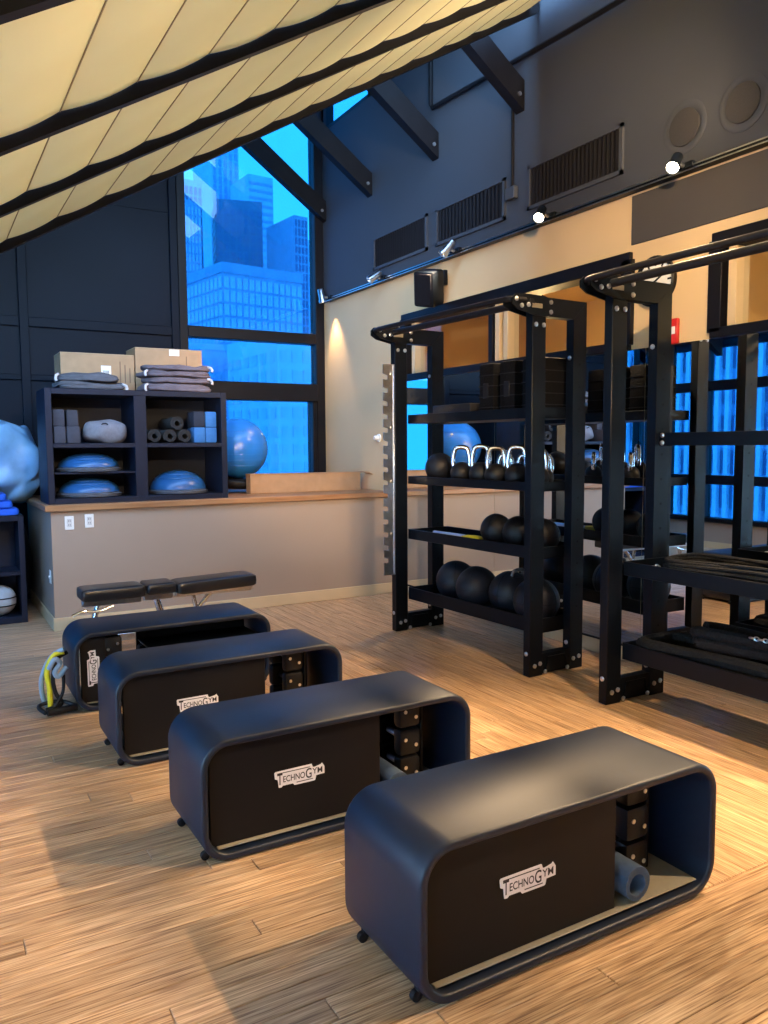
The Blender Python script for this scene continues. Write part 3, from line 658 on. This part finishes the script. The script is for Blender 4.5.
MB().superq((0, 0, .50), (.48, .36, .48), .6, .7, 36, 20, .04, 3, 4).build('cover', RUBBER, bb)

# ------------------------------------------------------------------ storage benches
LBL = mat('label white', (.78, .74, .76), .5, noise_scale=40, var=.02); INK = mat('label ink', (.02, .015, .02), .6)
BL, BD, BZ0, BZ1 = 1.26, .46, .004, .488
def rring(off, n=10):
    x0, x1, z0, z1 = -BL/2+off, BL/2-off, BZ0+off, BZ1-off; r = .118-off; pts = []
    for cx, cz, a0 in ((x1-r, z1-r, 0), (x0+r, z1-r, 90), (x0+r, z0+r, 180), (x1-r, z0+r, 270)):
        for k in range(n+1): a = R(a0+90*k/n); pts.append((cx+r*math.cos(a), cz+r*math.sin(a)))
    return pts
def shell_mesh():
    hb = BD/2; prof = [(0, -hb+.010), (.003, -hb+.003), (.009, -hb), (.022, -hb), (.028, -hb+.004), (.030, -hb+.012), (.030, hb-.012), (.028, hb-.004), (.022, hb), (.009, hb), (.003, hb-.003), (0, hb-.010)]
    m_ = MB(); N = None; vs = []
    for off, y in prof:
        ps = rring(off); N = len(ps); vs += [(a, y, b) for a, b in ps]
    fs = []; K = len(prof)
    for i in range(K):
        j = (i+1) % K
        for k in range(N): fs.append((i*N+k, i*N+(k+1) % N, j*N+(k+1) % N, j*N+k))
    return m_.add(vs, fs).mesh('shell', 50)
def logo(parent, y, flip=False, scale=1.0, loc=(0,0,0), rot=(0,0,0)):
    W_, h_ = .222*scale, .072*scale
    out = [(0, .92), (.02, .98), (.74, 1.0), (.765, .80), (.80, .78), (.93, .86), (.955, .93), (1.0, .72), (1.0, .30), (.83, .28), (.81, .04), (.79, 0), (.39, 0), (.36, .12), (.16, .12), (.13, .04), (.08, .05), (.065, .5), (.01, .58)]
    pl = MB().prism([((a-.5)*W_, (b-.5)*h_) for a, b in out], -.003, 0).build('logo_plate', LBL, parent, loc, rot)
    L = MB(); yy = -.0036
    def bx(a, b): return ((a-.5)*W_, (b-.5)*W_)
    def T(s_, a, b, c, d): text_mb(L, s_, (a-.5)*W_, (b-.5)*W_, (c-.5)*h_, (d-.5)*h_, yy)
    T('T', .05, .155, .20, .84); T('ECHNO', .165, .60, .30, .66); T('G', .615, .735, .22, .80); T('YM', .75, .955, .40, .74)
    L.box((.05-.5)*W_, (.70-.5)*W_, yy, yy+.0004, (.84-.5)*h_, (.885-.5)*h_)
    L.box((.43-.5)*W_, (.76-.5)*W_, yy, yy+.0004, (.12-.5)*h_, (.165-.5)*h_)
    L.build('lettering', INK, pl)
SHM = shell_mesh()
def make_bench():
    t = thing('storage_bench', 'x', 'bench', group='storage benches in a row')
    link('shell', SHM, BENCH, t)
    pn = MB().box(-.585, .175, -.185, -.165, .05, .46, .004).build('front_panel', PANEL, t)
    logo(pn, 0, loc=(-.205, -.1855, .262))
    bp = MB().box(.44, .588, .17, .19, .05, .46, .004).build('end_panel', PANEL, t)
    logo(bp, 0, loc=(.515, .1905, .26), rot=(0, R(-90), PI))
    MB().box(-.56, .56, -.205, .205, .046, .052, .002).build('tray', TRAY, t)
    MB().box(.462, .478, -.06, .17, .05, .46, .003).build('weight_holder', BLACK, t)
    for z_ in (.16, .31): MB().box(-.58, .165, -.165, .12, z_, z_+.012, .002).build('weight_shelf', BLACK, t)
    for y_ in (-.16, .16):
        f = MB().box(-.600, -.575, y_-.014, y_+.014, .014, .05, .006).build('wheel_bracket', RUBBER, t)
        MB().lathe([(.010, -.012), (.017, -.009), (.017, .009), (.010, .012)], (-.600, y_, .017), 12, 'y').build('wheel', RUBBER, f)
    for x_, r_ in ((-.594, 0),): MB().box(-.004, .004, -.03, .03, -.012, .012, .003).build('grip_slot', RUBBER, t, (x_+.004, -.18, .075))
    return t
HEADM = None
def make_db():
    t = thing('dumbbell', 'x', 'dumbbell', group='dumbbells stored in the benches')
    MB().cyl((0, -.10, .066), (0, .10, .066), .015, 12).build('handle', STEEL, t)
    for s_ in (-1, 1):
        h_ = MB().box(-.058, .058, s_*.10-.035, s_*.10+.035, .001, .128, .022).build('head', RUBBER, t)
        for bx_, bz_ in ((-.028, .08), (.028, .05)): MB().lathe([(.009, -.002), (.009, .003), (.005, .004)], (bx_, s_*.136, bz_), 8, 'y').build('bolt', BOLT, h_)
    return t
B0 = make_bench(); D0 = make_db()
benches = [(1.765, 1.995, 0, 'black storage bench nearest the camera, holding a blue rolled mat', 'the nearest bench'), (1.485, 3.08, 0, 'black storage bench second from the camera', 'the second nearest bench'),
           (1.405, 4.20, 0, 'black storage bench third from the camera', 'the third nearest bench'), (1.37, 5.19, PI, 'black storage bench farthest from the camera, turned around', 'the farthest bench')]
fd = True
for i, (x, y, rz, lab, nm) in enumerate(benches):
    b = B0 if i == 0 else dup(B0, (0,0,0), 0)
    b.location = (x, y, 0); b.rotation_euler = (0, 0, rz); b['label'] = lab
    spots_ = [(.395, .05, .052+.130*k, l) for k, l in enumerate(('lowest of the open stack', 'middle of the open stack', 'top of the open stack'))]
    if i == 3: spots_ = spots_+[(-.48+.15*k, -.02, .172, 'inner row place %s' % ('one', 'two', 'three', 'four', 'five')[k]) for k in range(5)]
    for lx, ly, z_, l in spots_:
        px, py = (x+lx, y+ly) if not rz else (x-lx, y-ly)
        lab2 = 'black rubber dumbbell in '+nm+', '+l
        if fd: D0.location = (px, py, z_); D0['label'] = lab2; fd = False
        else: dup(D0, (px, py, z_), rz, lab2)
def matroll(x, y, z, lab, r=.062):
    t = thing('rolled_mat', lab, 'rolled mat', (x, y, z), group='blue mats rolled inside the benches')
    spiral_roll(MB(), .034, r, .34, 2.4, 60).build('foam_roll', MATBLUE, t, (0, 0, r))
matroll(2.03, 1.965, .053, 'slate blue rolled mat lying in the opening of the nearest bench')
matroll(1.745, 3.05, .053, 'slate blue rolled mat lying in the second nearest bench')

# resistance tubes beside the farthest bench
rbs = thing('resistance_tube_set', 'tangle of yellow and pale blue resistance tubes with black handle', 'resistance bands', (.645, 5.15, 0))
YEL = mat('yellow rubber', (.75, .70, .02), .5, noise_scale=30, var=.1); PBL = mat('pale blue rubber', (.26, .38, .52), .5, noise_scale=30, var=.1)
def crv(pts, n=6):
    out = []; P = [Vector(p) for p in pts]; P = [P[0]]+P+[P[-1]]
    for i in range(1, len(P)-2):
        for k in range(n):
            t_ = k/n; a, b, c, d = P[i-1], P[i], P[i+1], P[i+2]
            out.append(.5*((2*b)+(c-a)*t_+(2*a-5*b+4*c-d)*t_*t_+(3*b-a-3*c+d)*t_**3))
    out.append(P[-2]); return out
MB().tube(crv([(.06, -.05, .36), (.0, -.04, .34), (-.04, -.04, .25), (-.03, -.05, .15), (-.03, -.06, .03)]), .016, 8).build('yellow_tube', YEL, rbs)
MB().tube(crv([(.06, -.06, .38), (-.01, -.02, .33), (-.07, -.02, .2), (-.06, -.02, .06), (-.03, -.04, .02)]), .015, 8).build('blue_tube', PBL, rbs)
MB().tube(crv([(.07, -.07, .27), (.02, -.08, .22), (0, -.08, .25), (.03, -.08, .30), (.0, -.09, .33), (-.03, -.06, .27)]), .015, 8).build('blue_tube', PBL, rbs)
MB().tube(crv([(.08, -.03, .35), (.02, -.05, .32), (-.01, -.06, .22), (.0, -.07, .12), (.03, -.08, .05), (-.06, -.10, .03)]), .013, 8).build('black_strap', RUBBER, rbs)
MB().tube(crv([(.05, -.06, .22), (.04, -.08, .12), (-.01, -.10, .04)]), .01, 8).build('black_strap', RUBBER, rbs)
MB().cyl((-.06, -.16, .03), (.11, -.13, .03), .022, 10).tube(crv([(-.07, -.16, .03), (-.10, -.10, .05), (-.08, -.04, .05), (-.02, -.05, .06), (.04, -.07, .06), (.10, -.12, .04)]), .012, 8).build('handle', RUBBER, rbs)
st = MB().tube(crv([(2.08, 4.22, .10), (2.10, 4.20, .13), (2.15, 4.18, .13), (2.17, 4.16, .10)]), .012, 8).build('loose_strap', RUBBER); 
st.location = (-.02, -.07, -.088); tag(st, 'short black strap poking out at the right end of third bench', 'strap')

# adjustable bench behind
ab = thing('weight_bench', 'flat adjustable weight bench with black pads and chrome frame', 'weight bench', (1.68, 6.35, 0))
def pad(x0, x1, ya, z0, z1, n, tilt=0):
    MB().superq((0, 0, 0), ((x1-x0)/2, ya, (z1-z0)/2), .3, .16, 48, 12).build(n, VINYL, ab, ((x0+x1)/2-1.68, 0, (z0+z1)/2), (0, -tilt, 0))
pad(1.00, 1.475, .14, .435, .535, 'head_pad'); pad(1.485, 1.715, .14, .445, .535, 'seat_pad'); pad(1.72, 2.395, .14, .43, .535, 'back_pad', R(1.5))
fr_ = MB().box(-.66, -.22, -.03, .03, .385, .43, .004).box(-.2, .03, -.03, .03, .39, .44, .004).box(.05, .70, -.035, .035, .395, .43, .004); fr_.build('top_rail', STEEL, ab)
MB().box(-.68, .60, -.03, .03, .09, .15, .006).build('spine', STEEL, ab)
for x_ in (-.66, .58): MB().box(x_-.03, x_+.03, -.26, .26, .02, .07, .006).build('cross_foot', STEEL, ab)
for x_ in (-.66, .58):
    for y_ in (-.24, .24): MB().box(x_-.035, x_+.035, y_-.03, y_+.03, 0, .03, .004).build('rubber_foot', RUBBER, ab)
MB().cyl((-.64, 0, .05), (-.54, 0, .40), .022, 10).build('post', CHROME, ab); MB().cyl((-.02, 0, .12), (-.10, 0, .42), .03, 10).build('post', CHROME, ab)
MB().cyl((.10, 0, .12), (.36, 0, .41), .02, 10).cyl((.26, 0, .12), (.20, 0, .41), .018, 10).build('ladder_strut', CHROME, ab)
MB().tube(crv([(-.74, -.05, .33), (-.66, -.06, .36), (-.55, -.06, .35), (-.44, -.05, .38)]), .012, 8).build('foot_roller_bar', CHROME, ab)

# ------------------------------------------------------------------ racks
BOLTM = MB().lathe([(.016, 0), (.016, -.006), (.009, -.010), (.001, -.010)], n=8, axis='y').mesh('bolt')
BOLTX = MB().lathe([(.016, 0), (.016, -.006), (.009, -.010), (.001, -.010)], n=8, axis='x').mesh('bolt')
SPAN = 1.65
def make_rack(label, loc, rz, shelves, beams, rail):
    t = thing('storage_rack', label, 'rack', loc, rz, 'black steel storage racks along the mirror')
    for y in (0, SPAN):
        fu = MB().box(0, .125, y-.034, y+.034, 0, 2.585, .005).build('front_upright', BLACK, t)
        bu = MB().prism([(.385, 0), (.51, 0), (.51, 2.585), (.385, 2.46)], y-.034, y+.034).build('rear_upright', BLACK, t)
        tm = MB().prism([(.125, 2.46), (.383, 2.46), (.508, 2.585), (.125, 2.585)], y-.034, y+.034).build('top_member', BLACK, t)
        bm_ = MB().prism([(.125, .012), (.385, .012), (.385, .15), (.125, .15)], y-.03, y+.03).build('base_member', BLACK, t)
        MB().prism([(.145, .02), (.17, .125), (.34, .125), (.365, .02), (.358, .02), (.336, .118), (.174, .118), (.152, .02)], y-.038, y-.0301).build('base_rib', BLACK, bm_)
        for par, pts in ((fu, [(.03, 2.40), (.10, 2.40), (.045, .075), (.095, .085)]), (bu, [(.42, .075), (.475, .085)]), (tm, [(.165, 2.49), (.165, 2.555)]), (bm_, [(.145, .022), (.36, .022)])):
            for a, b in pts: link('bolt', BOLTM, BOLT, par, (a, y-.034, b))
        link('bolt', BOLTX, BOLT, fu, (0, y, .16)); link('bolt', BOLTX, BOLT, bu, (.385, y, .19)); link('bolt', BOLTX, BOLT, bu, (.385, y, 2.2))
        for k in range(12): MB().lathe([(.009, 0), (.009, -.001)], (.4475, y-.034, .45+.155*k), 8, 'y').build('hole', GRILLE, bu)
        bk = MB().prism([(-.19, 2.515), (-.19, 2.555), (-.165, 2.58), (-.08, 2.59), (.10, 2.588), (.124, 2.58), (.124, 2.455), (.02, 2.455), (-.14, 2.485)], y-.046, y-.0341).prism([(-.19, 2.515), (-.19, 2.555), (-.165, 2.58), (-.08, 2.59), (.10, 2.588), (.124, 2.58), (.124, 2.455), (.02, 2.455), (-.14, 2.485)], y+.0341, y+.046).build('bar_bracket', BLACK, t)
        bk['kind'] = 'stuff'; del bk['kind']
        for a, b in ((-.155, 2.55), (-.11, 2.51), (-.05, 2.52)): link('bolt', BOLTM, BOLT, bk, (a, y-.046, b))
        MB().box(-.02, .075, y-.050, y-.046, 2.505, 2.535, .003).build('badge', mat('badge silver', (.5, .47, .38), .35, metal=.8), bk)
    ext = .05
    MB().tube(crv([(-.08, -ext, 2.545), (-.15, -.02, 2.55), (-.18, .18, 2.555), (-.18, SPAN-.18, 2.555), (-.15, SPAN+.02, 2.55), (-.08, SPAN+ext, 2.545)], 5), .020, 10).build('outer_pullup_bar', RUBBER, t)
    MB().tube([(-.02, -ext, 2.54), (-.02, SPAN+ext, 2.54)], .025, 10).build('inner_pullup_bar', RUBBER, t)
    for z, h in shelves:
        s_ = MB().box(.135, .545, .036, SPAN-.036, z, z+.018, .002).build('shelf_tray', BLACK, t)
        MB().box(.127, .137, .036, SPAN-.036, z, z+h, .002).build('front_lip', BLACK, s_)
        MB().box(.54, .55, .036, SPAN-.036, z, z+h, .002).build('rear_lip', BLACK, s_)
        for y in (.036, SPAN-.046): MB().box(.132, .545, y, y+.01, z, z+h, .002).build('end_plate', BLACK, s_)
    for z0, z1 in beams:
        b_ = MB().box(.42, .45, .034, SPAN-.034, z0, z1, .003).build('cross_beam', BLACK, t)
        for y in (0, SPAN):
            for zz in (z0-.02, z1+.02): link('bolt', BOLTX, BOLT, b_, (.42, y+(.06 if y == 0 else -.06), min(z1-.016, max(z0+.016, zz))))
    if rail:
        pts = [(-.005, .50), (-.005, 2.28), (-.11, 2.28)]; n = 15
        for k in range(n):
            z = 2.20-k*(1.66/n); d = 1.66/n
            pts += [(-.11, z), (-.065, z-.012), (-.065, z-.045), (-.085, z-.05), (-.11, z-.03-.012)]
        pts += [(-.11, .50)]
        hr = MB().prism(pts, SPAN-.02, SPAN-.012).build('hook_rail', STEEL, t)
        MB().box(-.013, -.001, SPAN-.03, SPAN+.03, .5, 2.28, .002).build('rail_flange', STEEL, hr)
        for zz in (2.2, 1.75, 1.3, .85): link('bolt', BOLTM, BOLT, hr, (-.03, SPAN-.02, zz))
    return t
RA = make_rack('black steel storage rack with kettlebells and medicine balls, left of the two', (3.555, 4.16, 0), R(2.6), [(1.785, .075), (1.275, .065), (.80, .085), (.275, .105)], [], True)
RBk = make_rack('black steel storage rack holding black ropes at the right edge', (3.57, 1.815, 0), 0, [(.80, .085), (.275, .105)], [(1.59, 1.67)], False)

def onA(lx, ly): 
    c, s_ = math.cos(R(2.6)), math.sin(R(2.6)); return (3.555+lx*c-ly*s_, 4.16+lx*s_+ly*c)
# items on the left rack ------ top shelf pads
PADT = mat('quilted black foam', (.004, .004, .005), .8, spec=.1, noise_scale=60, var=.3, bump=.5, bump_scale=70)
ZA = [1.803, 1.288, .818, .288]
for i, (ly, l) in enumerate(((.665, 'leftmost'), (.43, 'middle one'), (.19, 'rightmost'))):
    x, y = onA(.36, ly); t = thing('foam_pad', 'upright black quilted pad on the top rack shelf, '+l, 'pad', (x, y, ZA[0]), R(2), 'upright pads on the top shelf')
    MB().box(-.17, .17, -.085, .085, 0, .41, .018).build('pad_body', PADT, t)
    for zz in (.08, .16, .24, .32): MB().box(-.172, .172, -.087, .087, zz-.003, zz+.003).build('stitch_line', RUBBER, t)
    MB().box(-.176, -.168, -.03, .03, .15, .26, .003).build('carry_handle', RUBBER, t)
x, y = onA(.36, 1.10); o = MB().box(-.17, .17, -.25, .25, 0, .125, .012).build('step_platform', RUBBER, None, (x, y, ZA[0]), (0, 0, R(2))); tag(o, 'low black block lying on the top rack shelf, left end', 'step')
x, y = onA(.34, 1.0)
# kettlebells
def make_kb(r, lab, lx, ly, rz):
    x, y = onA(lx, ly); t = thing('kettlebell', lab, 'kettlebell', (x, y, ZA[1]), rz, 'kettlebells on the second shelf')
    MB().lathe([(r*.62, 0), (r*.70, .006)]+[(r*math.cos(a), r*.93+r*math.sin(a)) for a in [R(-50+13*k) for k in range(11)]]+[(.001, r*1.93)], n=24).build('bell', RUBBER, t)
    h = r*.85
    MB().tube(crv([(0, -h*.78, r*1.45), (0, -h*.88, r*2.1), (0, -h*.70, r*2.95), (0, -h*.35, r*3.2), (0, h*.35, r*3.2), (0, h*.70, r*2.95), (0, h*.88, r*2.1), (0, h*.78, r*1.45)], 5), .019, 10).build('handle', CHROME, t)
    return t
kbs = [(.28, 1.075, .092, 'leftmost of the front row'), (.28, .83, .094, 'second of the front row'), (.26, .625, .090, 'third of the front row'), (.28, .415, .092, 'fourth of the front row'), (.28, .20, .086, 'fifth of the front row'), (.455, .74, .072, 'small one behind the second and third'), (.455, .515, .072, 'small one behind the fourth and fifth'), (.455, .31, .072, 'small one behind the fifth, near upright')]
for lx, ly, r, l in kbs: make_kb(r, 'black kettlebell with chrome handle, '+l, lx, ly, R(random.uniform(38, 62)))
# medicine and wall balls
def mball(r, lx, ly, zi, lab, g, seams=True, m_=RUBBER, handle=False):
    x, y = onA(lx, ly); t = thing('medicine_ball', lab, 'medicine ball', (x, y, ZA[zi]), R(random.uniform(0, 90)), g)
    MB().ball((0, 0, r), r, 32, 18).build('ball_skin', m_, t)
    for k in range(3):
        rot = ((0, 0, 0), (R(90), 0, 0), (0, R(90), 0))[k]
        MB().tube([((r*1.001)*math.cos(q*PI/20), (r*1.001)*math.sin(q*PI/20), 0) for q in range(40)], .0028, 4, closed=True).build('seam', BLACK, t, (0, 0, r), rot)
    if handle: MB().tube(crv([(-.07, -.06, r*1.86), (-.05, -.07, r*2.08), (.05, -.07, r*2.08), (.07, -.06, r*1.86)]), .014, 8).build('grip_strap', mat('grey webbing', (.16, .16, .17), .8, noise_scale=80), t)
mball(.125, .30, 1.39, 1, 'black medicine ball at left end of the kettlebell shelf', 'medicine balls on the left rack')
for ly, l in ((.70, 'leftmost'), (.445, 'second from left'), (.19, 'third from left')): mball(.125, .33, ly, 2, 'black slam ball on the third rack shelf, '+l, 'slam balls on the third shelf')
WB = mat('blue black leather', (.008, .010, .016), .5, spec=.35, noise_scale=40, var=.15, bump=.1, bump_scale=120)
for lx, ly, l, hd in ((.37, 1.255, 'leftmost', False), (.315, .915, 'second from left', False), (.37, .575, 'third from left, with grey strap', True), (.315, .235, 'rightmost', False)): mball(.171, lx, ly, 3, 'large black wall ball on the lowest rack shelf, '+l, 'wall balls on the lowest shelf', m_=WB, handle=hd)
# bars and yellow thing on third shelf
for k, (a, b, l) in enumerate((((.20, 1.55), (.20, .93), 'front'), ((.36, 1.55), (.37, .95), 'rear'))):
    p0, p1 = onA(*a), onA(*b); t = thing('dumbbell_bar', 'short chrome bar with black end grip on the third shelf, '+l, 'bar', (p0[0], p0[1], ZA[2]))
    d = Vector((p1[0]-p0[0], p1[1]-p0[1], 0))
    MB().cyl((0, 0, .024), d*.72+Vector((0, 0, .024)), .022, 12).build('bar_shaft', mat('satin white metal', (.7, .73, .78), .3, metal=.6), t)
    MB().cyl(d*.72+Vector((0, 0, .024)), d+Vector((0, 0, .024)), .024, 12).build('end_grip', RUBBER, t)
x, y = onA(.27, .93); o = MB().superq((0, 0, .03), (.045, .10, .032), .5, .5, 24, 10, .008, 9, 1).build('resistance_loop', YEL, None, (x, y, ZA[2]), (0, 0, R(10))); tag(o, 'bright yellow bundled band on the third rack shelf', 'resistance band')

# ropes on the right rack
def rope(label, loc, pts, r, mt, n=5):
    t = thing('battle_rope', label, 'rope', loc); MB().tube(crv(pts, n), r, 8).build('cord', mt, t); return t
ROPE = mat('black braided rope', (.009, .010, .012), .8, spec=.2, noise_scale=60, var=.4, bump=.8, bump_scale=55)
def coil(n, x0, x1, y0, y1, zs, r, seed, closed=False):
    rnd = random.Random(seed); pts = []
    for k in range(n):
        z = zs+(k//2)*r*1.5; j = lambda a: rnd.uniform(-a, a)
        pts += [(x0+j(.03), y1+j(.03), z), (x0+.04+j(.03), (y0+y1)/2+j(.08), z+j(.01)+.01), (x0+.03+j(.02), y0+j(.05), z+.01), ((x0+x1)/2+j(.03), y0-.03+j(.02), z+.005), (x1+j(.02), y0+.05+j(.04), z+.01), (x1-.03+j(.03), (y0+y1)/2+j(.08), z+.015), (x1+j(.02), y1-.03+j(.03), z+.01), ((x0+x1)/2, y1+.02, z+.02)]
    return pts
rope('thick black battle rope coiled on the bottom shelf of the right rack, lower coil', (3.57, 1.815, .293), coil(4, .19, .47, .22, 1.48, .036, .036, 3), .036, ROPE)
rope('thick black battle rope piled on the bottom shelf of the right rack, upper coil', (3.57, 1.815, .293), coil(3, .24, .42, .35, 1.15, .17, .036, 5), .036, ROPE)
rope('thin black jump ropes tangled on the middle shelf of the right rack', (3.57, 1.815, .818), coil(12, .18, .48, .15, 1.30, .014, .012, 8), .0115, ROPE, 4)
ch = thing('steel_chain', 'short bright steel chain lying on the thick rope', 'chain', (3.80, 2.52, .55))
for k in range(9):
    MB().tube([(.016*math.cos(q*PI/5), .010*math.sin(q*PI/5), 0) for q in range(10)], .004, 5, closed=True).build('chain_link', BOLT, ch, (.004*(k % 2), .10-.026*k, .012), (R(90) if k % 2 else 0, 0, R(90)))
cl = thing('carabiner', 'silver carabiner clips at left end of the right rack middle shelf', 'carabiner', (3.80, 3.34, .845))
for k in range(3):
    MB().tube([(.035*math.cos(q*PI/6), .018*math.sin(q*PI/6), 0) for q in range(12)], .005, 5, closed=True).build('clip', BOLT, cl, (.05*k, .0, .0), (R(20*k), 0, R(25*k-20)))
# ------------------------------------------------------------------ city outside
def cm(n, c, ro=.6): return mat(n, c, ro, noise_scale=.4, var=.08)
def building(label, x, y, w_, d_, z0, z1, rz, body, win, front=None, side=None, parapet=None):
    """front/side: (cols, rows, ztop, dz, wfrac, hfrac)"""
    t = thing('building', label, 'building', (x, y, z0), R(rz)); H = z1-z0
    MB().box(0, w_, 0, d_, 0, H).build('body', body, t)
    if parapet: MB().box(-.15, w_+.15, -.15, d_+.15, H-parapet, H+.1).build('parapet', body, t)
    for spec, L, sd in ((front, w_, 0), (side, d_, 1)):
        if not spec: continue
        nc, nr, zt, dz, wf, hf = spec; cw = L/nc
        me = (MB().box(-cw*wf/2, cw*wf/2, -.12, 0, -dz*hf/2, dz*hf/2) if sd == 0 else MB().box(-.12, 0, -cw*wf/2, cw*wf/2, -dz*hf/2, dz*hf/2)).mesh('window')
        for i in range(nc):
            for j in range(nr):
                u = cw*(i+.5); zz = zt-z0-dz*(j+.5)
                link('window', me, win, t, (u, 0, zz) if sd == 0 else (0, u, zz))
    return t
Bd = cm('navy facade', (.25, .22, .30)); Bm = cm('mid blue facade', (.45, .42, .55)); Bp = cm('pale facade', (.95, .80, .85)); Bl = cm('light blue facade', (.6, .62, .75))
Wd = cm('dark windows', (.2, .18, .30), .2); Wl = cm('pale windows', (.85, .62, .75), .3); Wm = cm('mid windows', (.4, .40, .6), .3)
building('flat-topped office block with gridded windows filling the tall window', 34.6, 100, 12.1, 12.5, -40, 25.1, 9, Bm, Wl, (13, 7, 23.6, 1.75, .72, .8), (11, 7, 23.6, 1.75, .72, .8), 1.2)
building('dark slab tower rising behind the gridded office block', 47.5, 140, 8.2, 10, -40, 45.5, -14, Bd, Wd, (7, 14, 44, 1.5, .6, .7), (5, 14, 44, 1.5, .6, .7))
building('pale stepped tower behind the dark slab tower', 66.0, 172, 6.0, 10, -40, 62, 4, Bl, Wm, (3, 22, 61, 1.6, .9, .35), None)
building('slim tall tower at the top centre of the window', 62.0, 185, 7.0, 10, -40, 76, 8, Bl, Wm, (5, 20, 75, 2.0, .5, .8), None)
building('narrow light tower at the left edge of the window', 45.5, 152, 3.6, 10, -40, 52.0, 8, Bl, Wd, (4, 16, 51, 1.8, .55, .8), None)
building('blue glass tower behind the left edge of the window', 41.0, 138, 3.3, 10, -40, 44, 8, Bm, Wl, (5, 14, 43, 1.6, .5, .8), None)
building('striped tower at the right of the window', 57.2, 128, 2.7, 10, -40, 41.0, 6, Bm, Wd, (4, 18, 40.5, 1.5, .5, .75), None)
building('pale residential tower at the right edge of the window', 60.0, 131, 6.0, 10, -40, 38.0, 3, Bl, Wl, (5, 16, 37, 1.5, .6, .5), None)
building('pale lavender facade seen low through the bottom panes', 25.2, 60, 9, 10, -30, 10.8, 4, Bp, cm('pale recess', (.75, .66, .78)), (9, 12, 9.6, 1.5, .5, .6), (6, 12, 9.6, 1.5, .5, .6))
building('low pale roofed block at the lower left panes', 20.0, 76, 10.8, 12, -30, 11.5, 3, Bl, cm('muted blue glass', (.35, .45, .7)), (9, 8, 10.5, 1.9, .45, .7), None, .5)  # windows in one even blue
tk = thing('rooftop_unit', 'dark angular rooftop block beside the pale lavender facade', 'rooftop unit', (25.6, 71.2, -40))
MB().prism([(-.6, 0), (3.3, 0), (3.3, 45.2), (2.6, 46.2), (1.6, 49.2), (.2, 49.4), (-.6, 47.8)], 0, 3).build('housing', Bm, tk); MB().prism([(1.5, 45.4), (3.3, 43.6), (4.0, 44.6), (2.6, 46.0)], -.5, 0).build('slanted_roof', Bp, tk)
wc = building('white columned tower seen in the mirror through the left windows', -60, 30, .5, 42, -40, 45, 0, cm('mirror facade', (.40, .46, .6)), Wd, None, None)
colm = MB().box(.5, 1.0, -.22, .22, 0, 85).mesh('column'); wn = MB().box(.5, .58, -.30, .30, -1.15, 1.15).mesh('window')
for i in range(36):
    link('column', colm, cm('white columns', (.98, .85, .9)), wc, (0, .6+1.16*i, 0))
    if 6 < i < 36:
        for j in range(9): link('window', wn, Wd, wc, (0, 1.18+1.16*i, 33+3.4*j))
gd = MB().box(-150, 200, -100, 400, -41, -40).build('ground_street', cm('street grey', (.5, .5, .55))); tag(gd, kind='structure')  # ground slab in one even grey
